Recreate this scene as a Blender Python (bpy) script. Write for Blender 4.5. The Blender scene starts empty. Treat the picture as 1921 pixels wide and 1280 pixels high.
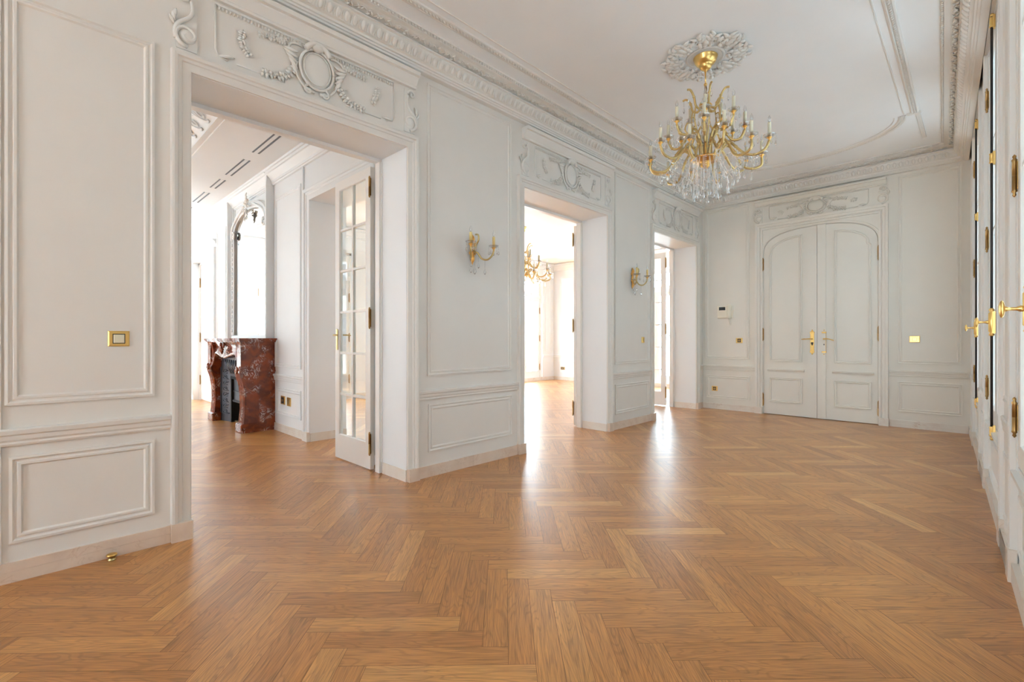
import bpy, math, random
from mathutils import Vector, Matrix
random.seed(7)
S = bpy.context.scene
C = S.collection
PI = math.pi
sin, cos, R = math.sin, math.cos, math.radians

# ------------------------------------------------------------------ materials
def new_mat(name):
    m = bpy.data.materials.new(name); m.use_nodes = True
    nt = m.node_tree; b = nt.nodes['Principled BSDF']
    return m, nt, b
def N(nt, t, **kw):
    n = nt.nodes.new(t)
    for k, v in kw.items():
        if k in n.inputs: n.inputs[k].default_value = v
        else: setattr(n, k, v)
    return n
def ramp(nt, stops):
    r = nt.nodes.new('ShaderNodeValToRGB'); e = r.color_ramp.elements
    while len(e) < len(stops): e.new(0.5)
    for i, (p, c) in enumerate(stops):
        e[i].position = p; e[i].color = (*c, 1)
    return r
def plain(name, col, rough=0.5, metal=0.0, var=0.0, bump=0.0, bscale=60, spec=0.5):
    m, nt, b = new_mat(name)
    b.inputs['Base Color'].default_value = (*col, 1)
    b.inputs['Roughness'].default_value = rough
    b.inputs['Metallic'].default_value = metal
    b.inputs['Specular IOR Level'].default_value = spec
    if var or bump:
        tc = nt.nodes.new('ShaderNodeTexCoord')
        if var:
            n = N(nt, 'ShaderNodeTexNoise', Scale=3.0, Detail=4.0)
            nt.links.new(tc.outputs['Object'], n.inputs['Vector'])
            r = ramp(nt, [(0.3, tuple(c * (1 - var) for c in col)), (0.7, tuple(min(1, c * (1 + var)) for c in col))])
            nt.links.new(n.outputs['Fac'], r.inputs['Fac']); nt.links.new(r.outputs['Color'], b.inputs['Base Color'])
        if bump:
            n2 = N(nt, 'ShaderNodeTexNoise', Scale=bscale, Detail=3.0)
            nt.links.new(tc.outputs['Object'], n2.inputs['Vector'])
            bp = N(nt, 'ShaderNodeBump', Strength=bump, Distance=0.004)
            nt.links.new(n2.outputs['Fac'], bp.inputs['Height']); nt.links.new(bp.outputs['Normal'], b.inputs['Normal'])
    return m

M = {}
M['paint'] = plain('hall_cream_paint', (0.76, 0.728, 0.678), 0.5, var=0.015, bump=0.05)
M['paintB'] = plain('end_wall_cream_paint', (0.79, 0.76, 0.69), 0.5, var=0.015, bump=0.05)
M['paintR'] = plain('window_wall_paint', (0.81, 0.81, 0.79), 0.45, var=0.01)
M['ceil'] = plain('ceiling_paint', (0.89, 0.905, 0.91), 0.6, var=0.01)
M['plaster'] = plain('ornament_plaster', (0.78, 0.755, 0.71), 0.55)
M['white'] = plain('salon_white_paint', (0.80, 0.82, 0.83), 0.5, var=0.01)
M['gloss'] = plain('white_joinery', (0.86, 0.85, 0.83), 0.3)
M['brass'] = plain('polished_brass', (0.84, 0.57, 0.20), 0.3, 1.0, var=0.1)
M['brass_pale'] = plain('pale_brass', (0.60, 0.46, 0.21), 0.3, 1.0, var=0.15)
M['champagne'] = plain('champagne_metal', (0.66, 0.49, 0.22), 0.3, 0.95, var=0.2)
M['brass_dark'] = plain('aged_brass', (0.42, 0.26, 0.10), 0.35, 1.0, var=0.3)
M['gilt'] = plain('gilded_metal', (0.83, 0.47, 0.13), 0.33, 1.0, var=0.2, bump=0.3, bscale=90)
M['rod'] = plain('dark_steel_rod', (0.03, 0.025, 0.025), 0.5, 0.0)
M['dark'] = plain('dark_slot', (0.02, 0.02, 0.022), 0.5)
M['slot'] = plain('vent_slot_metal', (0.13, 0.15, 0.18), 0.5)
M['candle'] = plain('ivory_candle_sleeve', (0.80, 0.74, 0.55), 0.45, var=0.05)
M['gold_candle'] = plain('gilded_candle_sleeve', (0.80, 0.62, 0.26), 0.35, 0.5, var=0.1)
M['plastic'] = plain('ivory_plastic', (0.84, 0.80, 0.68), 0.35)
M['screen'] = plain('black_display', (0.012, 0.012, 0.015), 0.15)
M['iron'] = plain('cast_iron', (0.085, 0.09, 0.11), 0.42, 0.5, var=0.15, bump=0.8, bscale=30)
M['fire'] = plain('soot_black', (0.015, 0.013, 0.012), 0.8)
M['firebrick'] = plain('firebrick', (0.16, 0.12, 0.09), 0.85, var=0.3)
M['log'] = plain('brass_firebox_floor', (0.25, 0.16, 0.06), 0.4, 0.6, var=0.4)
M['stone'] = plain('pale_facade_stone', (0.55, 0.50, 0.43), 0.8, var=0.05)
M['sky_screen'] = plain('sky_screen_grey', (0.33, 0.34, 0.34), 0.8, var=0.05)  # grey of the wall added to shade the hall windows
M['slate'] = plain('zinc_roof', (0.09, 0.10, 0.12), 0.6, var=0.1)
M['railing'] = plain('balcony_iron', (0.03, 0.04, 0.06), 0.5)
M['fglass'] = plain('facade_window_glass', (0.05, 0.06, 0.075), 0.1)

def glass_pane():
    m, nt, b = new_mat('window_glass'); nt.nodes.remove(b)
    o = nt.nodes['Material Output']
    t = N(nt, 'ShaderNodeBsdfTransparent', Color=(0.94, 0.97, 0.965, 1)); g = N(nt, 'ShaderNodeBsdfGlossy', Roughness=0.02)
    f = N(nt, 'ShaderNodeFresnel', IOR=1.5); x = nt.nodes.new('ShaderNodeMixShader')
    ge = nt.nodes.new('ShaderNodeNewGeometry'); sb = N(nt, 'ShaderNodeMath', operation='SUBTRACT'); sb.inputs[0].default_value = 1.0
    mu = N(nt, 'ShaderNodeMath', operation='MULTIPLY'); nt.links.new(ge.outputs['Backfacing'], sb.inputs[1]); nt.links.new(sb.outputs[0], mu.inputs[0]); nt.links.new(f.outputs[0], mu.inputs[1])
    nt.links.new(mu.outputs[0], x.inputs[0]); nt.links.new(t.outputs[0], x.inputs[1]); nt.links.new(g.outputs[0], x.inputs[2])
    nt.links.new(x.outputs[0], o.inputs['Surface']); return m
M['glass'] = glass_pane()
def crystal(name, mixv, rough=0.03):
    m, nt, b = new_mat(name); nt.nodes.remove(b)
    o = nt.nodes['Material Output']
    t = N(nt, 'ShaderNodeBsdfTransparent', Color=(0.93, 0.94, 0.95, 1)); g = N(nt, 'ShaderNodeBsdfGlass', Roughness=rough, IOR=1.52)
    x = nt.nodes.new('ShaderNodeMixShader'); x.inputs[0].default_value = mixv
    gl = N(nt, 'ShaderNodeBsdfGlossy', Roughness=0.08); f = N(nt, 'ShaderNodeFresnel', IOR=2.6)
    y = nt.nodes.new('ShaderNodeMixShader'); ge = nt.nodes.new('ShaderNodeNewGeometry'); sb = N(nt, 'ShaderNodeMath', operation='SUBTRACT'); sb.inputs[0].default_value = 1.0
    mu = N(nt, 'ShaderNodeMath', operation='MULTIPLY'); nt.links.new(ge.outputs['Backfacing'], sb.inputs[1]); nt.links.new(sb.outputs[0], mu.inputs[0]); nt.links.new(f.outputs[0], mu.inputs[1])
    nt.links.new(t.outputs[0], x.inputs[1]); nt.links.new(g.outputs[0], x.inputs[2])
    nt.links.new(mu.outputs[0], y.inputs[0]); nt.links.new(x.outputs[0], y.inputs[1]); nt.links.new(gl.outputs[0], y.inputs[2])
    nt.links.new(y.outputs[0], o.inputs['Surface']); return m
M['crystal'] = crystal('cut_crystal', 0.68)
M['bulb'] = crystal('clear_bulb_glass', 0.25)
mm, nt, b = new_mat('mirror_glass')
b.inputs['Base Color'].default_value = (0.93, 0.95, 0.95, 1); b.inputs['Metallic'].default_value = 1; b.inputs['Roughness'].default_value = 0.015
M['mirror'] = mm

def marble(name, base, dark, vein, vscale=5, rough=0.18, veinpos=0.06):
    m, nt, b = new_mat(name); L = nt.links
    tc = nt.nodes.new('ShaderNodeTexCoord')
    n1 = N(nt, 'ShaderNodeTexNoise', Scale=vscale, Detail=6.0, Distortion=1.2)
    L.new(tc.outputs['Object'], n1.inputs['Vector'])
    r1 = ramp(nt, [(0.35, dark), (0.6, base)]); L.new(n1.outputs['Fac'], r1.inputs['Fac'])
    n2 = N(nt, 'ShaderNodeTexNoise', Scale=vscale * 1.3, Detail=5.0, Distortion=2.2)
    L.new(tc.outputs['Object'], n2.inputs['Vector'])
    s = N(nt, 'ShaderNodeMath', operation='SUBTRACT'); s.inputs[1].default_value = 0.5; L.new(n2.outputs['Fac'], s.inputs[0])
    a = N(nt, 'ShaderNodeMath', operation='ABSOLUTE'); L.new(s.outputs[0], a.inputs[0])
    r2 = ramp(nt, [(0.0, (1, 1, 1)), (veinpos * 0.35, (0.35, 0.35, 0.35)), (veinpos, (0, 0, 0))]); L.new(a.outputs[0], r2.inputs['Fac'])
    n3 = N(nt, 'ShaderNodeTexNoise', Scale=vscale * 0.9, Detail=2.0); L.new(tc.outputs['Object'], n3.inputs['Vector'])
    r3 = ramp(nt, [(0.48, (0, 0, 0)), (0.62, (1, 1, 1))]); L.new(n3.outputs['Fac'], r3.inputs['Fac'])
    mu = N(nt, 'ShaderNodeMath', operation='MULTIPLY'); L.new(r2.outputs['Color'], mu.inputs[0]); L.new(r3.outputs['Color'], mu.inputs[1])
    mx = nt.nodes.new('ShaderNodeMix'); mx.data_type = 'RGBA'
    L.new(mu.outputs[0], mx.inputs[0]); L.new(r1.outputs['Color'], mx.inputs[6]); mx.inputs[7].default_value = (*vein, 1)
    L.new(mx.outputs[2], b.inputs['Base Color']); b.inputs['Roughness'].default_value = rough
    return m
M['red_marble'] = marble('red_griotte_marble', (0.27, 0.055, 0.018), (0.12, 0.026, 0.012), (0.85, 0.74, 0.66), 7.5, 0.13, 0.045)
M['pink_marble'] = marble('pink_beige_marble', (0.74, 0.61, 0.50), (0.68, 0.53, 0.42), (0.60, 0.45, 0.34), 4.0, 0.35, 0.03)
M['pale_marble'] = marble('pale_cream_marble', (0.78, 0.73, 0.66), (0.74, 0.66, 0.58), (0.62, 0.48, 0.38), 4.0, 0.35, 0.03)

def oak():
    m, nt, b = new_mat('oak_parquet'); L = nt.links
    uv = N(nt, 'ShaderNodeUVMap', uv_map='UVMap'); at = N(nt, 'ShaderNodeAttribute', attribute_name='tint')
    # each board reads another part of the grain
    off = N(nt, 'ShaderNodeVectorMath', operation='SCALE'); off.inputs['Scale'].default_value = 37.0
    cmb = nt.nodes.new('ShaderNodeCombineXYZ'); L.new(at.outputs['Fac'], cmb.inputs[0]); L.new(at.outputs['Fac'], cmb.inputs[2])
    L.new(cmb.outputs[0], off.inputs[0])
    ad = N(nt, 'ShaderNodeVectorMath', operation='ADD'); L.new(uv.outputs[0], ad.inputs[0]); L.new(off.outputs[0], ad.inputs[1])
    def mapped(sx, sy):
        mp = nt.nodes.new('ShaderNodeMapping'); mp.inputs['Scale'].default_value = (sx, sy, 1); L.new(ad.outputs[0], mp.inputs['Vector']); return mp
    # fine pores
    m1 = mapped(7, 230); n1 = N(nt, 'ShaderNodeTexNoise', Scale=1.0, Detail=3.0, Roughness=0.6); L.new(m1.outputs[0], n1.inputs['Vector'])
    # cathedral bands
    m2 = mapped(1.7, 11); n2 = N(nt, 'ShaderNodeTexNoise', Scale=1.0, Detail=1.5, Distortion=0.5); L.new(m2.outputs[0], n2.inputs['Vector'])
    mt = N(nt, 'ShaderNodeMath', operation='MULTIPLY'); mt.inputs[1].default_value = 95.0; L.new(n2.outputs['Fac'], mt.inputs[0])
    sn = N(nt, 'ShaderNodeMath', operation='SINE'); L.new(mt.outputs[0], sn.inputs[0])
    m3 = mapped(3, 22); n3 = N(nt, 'ShaderNodeTexNoise', Scale=1.0, Detail=3.0); L.new(m3.outputs[0], n3.inputs['Vector'])
    base = ramp(nt, [(0.0, (0.42, 0.17, 0.04)), (0.35, (0.50, 0.21, 0.05)), (0.7, (0.57, 0.255, 0.066)), (1.0, (0.66, 0.33, 0.10))])
    L.new(at.outputs['Fac'], base.inputs['Fac'])
    def mul(colsock, facsock, lo, hi, p0, p1):
        r = ramp(nt, [(p0, (lo,) * 3), (p1, (hi,) * 3)]); L.new(facsock, r.inputs['Fac'])
        x = nt.nodes.new('ShaderNodeMix'); x.data_type = 'RGBA'; x.blend_type = 'MULTIPLY'; x.inputs[0].default_value = 1
        L.new(colsock, x.inputs[6]); L.new(r.outputs['Color'], x.inputs[7]); return x.outputs[2]
    c = mul(base.outputs['Color'], n1.outputs['Fac'], 0.70, 1.10, 0.34, 0.60)
    mr = N(nt, 'ShaderNodeMapRange'); mr.inputs['From Min'].default_value = -1; L.new(sn.outputs[0], mr.inputs['Value'])
    c = mul(c, mr.outputs[0], 0.84, 1.03, 0.0, 0.35)
    c = mul(c, n3.outputs['Fac'], 0.88, 1.08, 0.3, 0.7)
    L.new(c, b.inputs['Base Color'])
    rr = ramp(nt, [(0.3, (0.36,) * 3), (0.7, (0.46,) * 3)]); L.new(n1.outputs['Fac'], rr.inputs['Fac']); L.new(rr.outputs['Color'], b.inputs['Roughness'])
    bp = N(nt, 'ShaderNodeBump', Strength=0.12, Distance=0.002); L.new(n1.outputs['Fac'], bp.inputs['Height']); L.new(bp.outputs['Normal'], b.inputs['Normal'])
    b.inputs['Coat Weight'].default_value = 0.65; b.inputs['Coat Roughness'].default_value = 0.27; b.inputs['Specular IOR Level'].default_value = 0.4
    return m
M['oak'] = oak()
M['gap'] = plain('parquet_joint', (0.10, 0.05, 0.025), 0.8)

# ------------------------------------------------------------------ mesh builder
ID = lambda u, v, w: (u, v, w)
class MB:
    def __init__(s, T=None):
        s.v = []; s.f = []; s.T = T or ID; s.smooth = []
    def add(s, vs, fs, sm=False):
        n = len(s.v); s.v += [tuple(s.T(*p)) for p in vs]
        s.f += [tuple(n + i for i in f) for f in fs]; s.smooth += [sm] * len(fs)
    def box(s, a, b, c, d, e, f):
        vs = [(x, y, z) for x in (a, b) for y in (c, d) for z in (e, f)]
        s.add(vs, [(0, 1, 3, 2), (4, 6, 7, 5), (0, 4, 5, 1), (2, 3, 7, 6), (0, 2, 6, 4), (1, 5, 7, 3)])
    def bbox(s, a, b, c, d, e, f, r=0.004):
        """box with chamfered edges facing the third axis' far side (f)"""
        vs = [(a, c, e), (b, c, e), (b, d, e), (a, d, e), (a, c, f - r), (b, c, f - r), (b, d, f - r), (a, d, f - r),
              (a + r, c + r, f), (b - r, c + r, f), (b - r, d - r, f), (a + r, d - r, f)]
        fs = [(0, 3, 2, 1), (8, 9, 10, 11)]
        for i in range(4):
            j = (i + 1) % 4
            fs += [(i, j, 4 + j, 4 + i), (4 + i, 4 + j, 8 + j, 8 + i)]
        s.add(vs, fs)
    def mould(s, path, prof, closed=False, sm=False, caps=True):
        """sweep profile (d,w) along a mitred path (u,v); d is measured to the left of travel"""
        n = len(path); rings = []
        for i, p in enumerate(path):
            def unit(a, b):
                x, y = b[0] - a[0], b[1] - a[1]; l = math.hypot(x, y) or 1; return x / l, y / l
            if closed or 0 < i < n - 1:
                d0 = unit(path[i - 1], p); d1 = unit(p, path[(i + 1) % n])
            elif i == 0: d0 = d1 = unit(p, path[1])
            else: d0 = d1 = unit(path[i - 1], p)
            n0 = (-d0[1], d0[0]); n1 = (-d1[1], d1[0])
            k = 1 + n0[0] * n1[0] + n0[1] * n1[1]; k = max(k, 0.2)
            m = ((n0[0] + n1[0]) / k, (n0[1] + n1[1]) / k)
            rings.append([(p[0] + m[0] * d, p[1] + m[1] * d, w) for d, w in prof])
        k = len(prof); vs = [q for r in rings for q in r]; fs = []
        for i in range(n if closed else n - 1):
            j = (i + 1) % n
            for a in range(k - 1):
                fs.append((i * k + a, i * k + a + 1, j * k + a + 1, j * k + a))
        if not closed and caps:
            fs += [tuple(range(k)), tuple((n - 1) * k + a for a in reversed(range(k)))]
        s.add(vs, fs, sm)
    def lathe(s, prof, c=(0, 0, 0), seg=12, axis=2, sm=True):
        """prof [(r,h)] round an axis through c"""
        vs = []; fs = []
        for r, h in prof:
            for i in range(seg):
                a = 2 * PI * i / seg; p = [r * cos(a), r * sin(a)]
                q = [0, 0, 0]; q[axis] = h; o = [k for k in range(3) if k != axis]; q[o[0]], q[o[1]] = p
                vs.append((c[0] + q[0], c[1] + q[1], c[2] + q[2]))
        for j in range(len(prof) - 1):
            for i in range(seg):
                k = (i + 1) % seg
                fs.append((j * seg + i, j * seg + k, (j + 1) * seg + k, (j + 1) * seg + i))
        fs += [tuple(reversed(range(seg))), tuple((len(prof) - 1) * seg + i for i in range(seg))]
        s.add(vs, fs, sm)
    def ball(s, c, rx, ry=None, rz=None, seg=8, rings=5, sm=True):
        ry = rx if ry is None else ry; rz = rx if rz is None else rz
        vs = [(c[0], c[1], c[2] - rz)]
        for j in range(1, rings):
            t = -PI / 2 + PI * j / rings
            for i in range(seg):
                a = 2 * PI * i / seg
                vs.append((c[0] + rx * cos(t) * cos(a), c[1] + ry * cos(t) * sin(a), c[2] + rz * sin(t)))
        vs.append((c[0], c[1], c[2] + rz)); fs = []
        for i in range(seg):
            k = (i + 1) % seg; fs.append((0, 1 + k, 1 + i)); b_ = 1 + (rings - 2) * seg; fs.append((b_ + i, b_ + k, len(vs) - 1))
        for j in range(rings - 2):
            for i in range(seg):
                k = (i + 1) % seg; fs.append((1 + j * seg + i, 1 + j * seg + k, 1 + (j + 1) * seg + k, 1 + (j + 1) * seg + i))
        s.add(vs, fs, sm)
    def tube(s, pts, rad, seg=6, flat=1.0, up=(0, 0, 1), sm=True):
        """tube through pts; radius may be a list; flat squashes it along `up`"""
        P = [Vector(p) for p in pts]; n = len(P)
        if not isinstance(rad, (list, tuple)): rad = [rad] * n
        up = Vector(up); vs = []; fs = []; prev = None
        for i in range(n):
            t = (P[min(i + 1, n - 1)] - P[max(i - 1, 0)]).normalized()
            if flat != 1.0:
                a = t.cross(up)
                if a.length < 1e-4: a = Vector((1, 0, 0))
                a.normalize(); b_ = a.cross(t).normalized()
            else:
                if prev is None:
                    a = t.orthogonal().normalized()
                else:
                    a = (prev - t * prev.dot(t)); a = a.normalized() if a.length > 1e-6 else t.orthogonal().normalized()
                prev = a; b_ = t.cross(a)
            for k in range(seg):
                g = 2 * PI * k / seg
                q = P[i] + a * cos(g) * rad[i] + b_ * sin(g) * rad[i] * flat
                vs.append(tuple(q))
        for i in range(n - 1):
            for k in range(seg):
                l = (k + 1) % seg; fs.append((i * seg + k, i * seg + l, (i + 1) * seg + l, (i + 1) * seg + k))
        fs += [tuple(reversed(range(seg))), tuple((n - 1) * seg + k for k in range(seg))]
        s.add(vs, fs, sm)
    def prism(s, poly, w0, w1):
        """extrude polygon (u,v) between w0 and w1"""
        n = len(poly); vs = [(u, v, w0) for u, v in poly] + [(u, v, w1) for u, v in poly]
        fs = [tuple(reversed(range(n))), tuple(range(n, 2 * n))] + [(i, (i + 1) % n, n + (i + 1) % n, n + i) for i in range(n)]
        s.add(vs, fs)
    def build(s, name, mat, parent=None, **props):
        me = bpy.data.meshes.new(name); me.from_pydata(s.v, [], s.f); me.validate()
        import bmesh
        bm = bmesh.new(); bm.from_mesh(me); bmesh.ops.recalc_face_normals(bm, faces=bm.faces); bm.to_mesh(me); bm.free()
        if any(s.smooth) and len(me.polygons) == len(s.smooth):
            me.polygons.foreach_set('use_smooth', s.smooth)
        me.materials.append(M[mat] if isinstance(mat, str) else mat)
        o = bpy.data.objects.new(name, me); C.objects.link(o)
        if parent: o.parent = parent
        for k, v in props.items(): o[k] = v
        return o
def empty(name, loc=(0, 0, 0), **props):
    o = bpy.data.objects.new(name, None); C.objects.link(o); o.location = loc; o.empty_display_size = 0.1
    for k, v in props.items(): o[k] = v
    return o
ST = dict(kind='structure')
def copy_tree(o, parent=None):
    c = o.copy(); C.objects.link(c)
    if parent is not None: c.parent = parent
    for ch in list(o.children): copy_tree(ch, c)
    return c

# ------------------------------------------------------------------ measures (metres; X from the salon wall, Y down the hall, Z up)
YB = 8.38; YF = -5.0; ZC = 3.72
RX = lambda y: 3.41 + (8 - y) * 0.03          # the window wall runs very slightly askew
OPEN = [(-2.30, -0.78), (0.70, 2.24), (3.69, 5.30), (6.57, 8.09)]  # first opening is unseen, added to let salon light into the hall
HEAD = 2.83; WT = 0.45
LW = lambda u, v, w: (w, u, v)                 # salon wall: u=Y, v=Z, w out into the hall
BW = lambda u, v, w: (u, YB - w, v)            # end wall: u=X
FW = lambda u, v, w: (u, 2.33 - w, v)          # fireplace wall of the salon
RW = lambda u, v, w: (RX(u) - w, u, v)         # window wall: w into the hall

# ------------------------------------------------------------------ floor: herringbone boards
def floor():
    W, L = 0.102, 0.625; r2 = math.sqrt(0.5)
    vs = []; fs = []; uvs = []; tints = []; mats = []
    g = 0.0007
    def board(a0, a1, b0, b1, along_a):
        cx = (a0 + a1) / 2; cy = (b0 + b1) / 2
        X = (cx - cy) * r2; Y = (cx + cy) * r2
        inh = -0.25 < X < RX(Y) + 0.5 and YF - 0.4 < Y < YB + 0.3
        ina = -9.8 < X <= -0.1 and -3.4 < Y < 11.6
        if not (inh or ina): return
        n = len(vs); z = 0.0
        for a, b in ((a0 + g, b0 + g), (a1 - g, b0 + g), (a1 - g, b1 - g), (a0 + g, b1 - g)):
            vs.append(((a - b) * r2, (a + b) * r2, z))
        fs.append((n, n + 1, n + 2, n + 3)); mats.append(0)
        ll = L; o = (random.random(), random.random())
        q = [(0, 0), (ll, 0), (ll, W), (0, W)] if along_a else [(0, W), (0, 0), (ll, 0), (ll, W)]
        if not along_a: q = [(0, 0), (0, W), (ll, W), (ll, 0)]
        uvs.extend(q); tints.append(min(1, max(0, random.gauss(0.47, 0.2))))
    for k in range(-14, 16):
        for i in range(-190, 200):
            a0 = 2.118 + W * i + (W + L) * k; top = 0.262 - W * i + (L - W) * k
            if abs(a0) > 14 or abs(top) > 14: continue
            board(a0, a0 + W, top - L, top, False)
            board(a0 + W, a0 + W + L, top - W, top, True)
    n = len(vs)
    vs.extend([(-9.8, -3.4, -0.0015), (4.3, -3.4, -0.0015), (4.3, 11.6, -0.0015), (-9.8, 11.6, -0.0015),
               (-9.8, -3.4, -0.12), (4.3, -3.4, -0.12), (4.3, 11.6, -0.12), (-9.8, 11.6, -0.12)])
    ex = [(0, 1, 2, 3), (7, 6, 5, 4), (0, 4, 5, 1), (1, 5, 6, 2), (2, 6, 7, 3), (3, 7, 4, 0)]
    fs.extend([tuple(n + i for i in f) for f in ex]); mats.extend([1] * 6); tints.extend([0.2] * 6); uvs.extend([(0, 0)] * 24)
    me = bpy.data.meshes.new('floor'); me.from_pydata(vs, [], fs)
    uvl = me.uv_layers.new(name='UVMap'); uvl.data.foreach_set('uv', [c for p in uvs for c in p])
    at = me.attributes.new('tint', 'FLOAT', 'FACE'); at.data.foreach_set('value', tints)
    me.materials.append(M['oak']); me.materials.append(M['gap']); me.polygons.foreach_set('material_index', mats)
    o = bpy.data.objects.new('floor', me); C.objects.link(o); o['kind'] = 'structure'
floor()

# ------------------------------------------------------------------ walls of the hall
m = MB(LW)
prev = YF - 0.3
for a, b_ in OPEN:
    m.box(prev, a, 0, 3.95, -WT, 0); m.box(a, b_, HEAD, 3.95, -WT, 0); prev = b_
m.box(prev, YB + 0.3, 0, 3.95, -WT, 0)
m.build('wall_left', 'paint', **ST)
m = MB()
DX0, DX1 = 0.978, 2.492
m.box(0, DX0, YB, YB + 0.3, 0, ZC); m.box(DX1, 3.9, YB, YB + 0.3, 0, ZC); m.box(DX0, DX1, YB, YB + 0.3, 2.97, ZC)
m.box(DX0, DX1, YB + 0.2, YB + 0.3, 0, 2.97)
m.build('wall_back', 'paintB', **ST)
FWX = (1.15, 2.7)  # unseen window added behind the camera to light the hall
m = MB(); m.box(0, FWX[0], YF - 0.3, YF, 0, ZC); m.box(FWX[1], 4.3, YF - 0.3, YF, 0, ZC); m.box(FWX[0], FWX[1], YF - 0.3, YF, 0, 0.2); m.box(FWX[0], FWX[1], YF - 0.3, YF, 3.3, ZC)
m.build('wall_front', 'paint', **ST)
m = MB(); m.box(-0.0, 4.2, YF - 0.3, YB + 0.3, ZC, ZC + 0.2); m.build('ceiling', 'ceil', **ST)

# ---- panel mouldings
PM = [(0, 0), (0, 0.016), (0.012, 0.018), (0.020, 0.006), (0.026, 0.006), (0.032, 0.013), (0.042, 0.013), (0.05, 0)]
PMS = [(0, 0), (0, 0.012), (0.008, 0.014), (0.014, 0.004), (0.019, 0.004), (0.023, 0.009), (0.03, 0.009), (0.036, 0)]
PM = [(d, w * 0.75) for d, w in PM]
def rect(u0, u1, v0, v1): return [(u0, v0), (u1, v0), (u1, v1), (u0, v1)]
CR = [(0, 0), (0, 0.012), (0.01, 0.016), (0.02, 0.014), (0.03, 0.02), (0.05, 0.022), (0.058, 0.030), (0.078, 0.032), (0.085, 0.02), (0.085, 0)]
# chair rail: vertical profile swept along u -> path direction +u, d measured upwards
def chair(mb, u0, u1, z=0.675): mb.mould([(u0, z), (u1, z)], CR)
CAS = [(0, 0), (0, 0.012), (0.008, 0.014), (0.045, 0.014), (0.05, 0.021), (0.066, 0.023), (0.072, 0.034), (0.088, 0.038), (0.1, 0.036), (0.104, 0)]
def casing(mb, a, b_, h, prof=CAS, z0=0.105):
    # outside of the opening lies to the left when walking down-up-across... walk right jamb up, head to the left, left jamb down gives outside on the right
    mb.mould([(a, z0), (a, h), (b_, h), (b_, z0)], prof)

m = MB(LW)
for (u0, u1, v0, v1) in [(-0.075, 0.52, 0.875, 2.93), (2.445, 3.50, 0.885, 3.45), (5.48, 6.43, 0.87, 3.45)]:
    m.mould(rect(u0, u1, v0, v1), PM, True)
for (u0, u1, v0, v1) in [(-0.06, 0.52, 0.19, 0.62), (2.455, 3.51, 0.215, 0.635), (5.49, 6.42, 0.2, 0.6)]:
    m.mould(rect(u0, u1, v0, v1), PM, True)
m.mould(rect(-0.62, -0.16, 0.875, 2.93), PM, True); m.mould(rect(-0.62, -0.16, 0.19, 0.62), PM, True)
m.mould([(-0.105, 0.1), (-0.105, 3.4)], [(-0.02, 0), (-0.018, 0.012), (0.0, 0.014), (0.016, 0.012), (0.02, 0)])
for u0, u1 in [(YF, -2.41), (-0.67, 0.596), (2.345, 3.585), (5.405, 6.465), (8.195, YB)]: chair(m, u0, u1)
m.build('trim_1', 'paint', **ST)
for i, (a, b_) in enumerate(OPEN):
    m = MB(LW); casing(m, a, b_, HEAD)
    m.build('trim_%d' % ([19, 2, 3, 4][i]), 'paint', **ST)

# ---- marble baseboards, in blocks and two courses
def base(mb, u0, u1, h=0.098, t=0.016, step=0.62):
    u = u0
    while u < u1 - 1e-3:
        e = min(u + step, u1)
        mb.box(u, e - 0.0015, 0, h * 0.54, 0, t); mb.box(u, e - 0.0015, h * 0.555, h, 0, t - 0.002); u = e
    mb.box(u0, u1, 0, h - 0.003, 0, t - 0.004)
m = MB(LW)
for u0, u1 in [(YF, -2.41), (-0.67, 0.596), (2.345, 3.585), (5.405, 6.465), (8.195, YB)]: base(m, u0, u1)
for a, b_ in OPEN:
    for s0, s1 in ((a - 0.104, a), (b_, b_ + 0.104)):
        m.box(s0, s1, 0, 0.108, 0, 0.042)
m.build('baseboard_left', 'pink_marble', **ST)
# reveals
m = MB(LW)
for a, b_ in OPEN:
    for u0, u1 in ((a - 0.0, a + 0.012), (b_ - 0.012, b_)): m.box(u0, u1, 0, 0.098, -WT + 0.07, -0.002)
m.build('baseboard_reveals', 'pale_marble', **ST)
m = MB(LW)
for a, b_ in OPEN:     # door frames set at the salon side of each reveal
    m.box(a, a + 0.03, 0, HEAD, -WT - 0.02, -WT + 0.05); m.box(b_ - 0.03, b_, 0, HEAD, -WT - 0.02, -WT + 0.05)
    m.box(a + 0.03, b_ - 0.03, HEAD - 0.03, HEAD, -WT - 0.02, -WT + 0.05)
    m.box(a, a + 0.015, 0.1, HEAD - 0.03, -WT + 0.05, -WT + 0.062); m.box(b_ - 0.015, b_, 0.1, HEAD - 0.03, -WT + 0.05, -WT + 0.062)
m.build('trim_5', 'gloss', **ST)

m = MB(LW)
for a, b_ in OPEN:
    m.box(a, a + 0.003, 0.098, HEAD, -WT + 0.04, -0.004); m.box(b_ - 0.003, b_, 0.098, HEAD, -WT + 0.04, -0.004); m.box(a, b_, HEAD - 0.003, HEAD, -WT + 0.04, -0.004)
m.build('trim_20', 'white', **ST)
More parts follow.
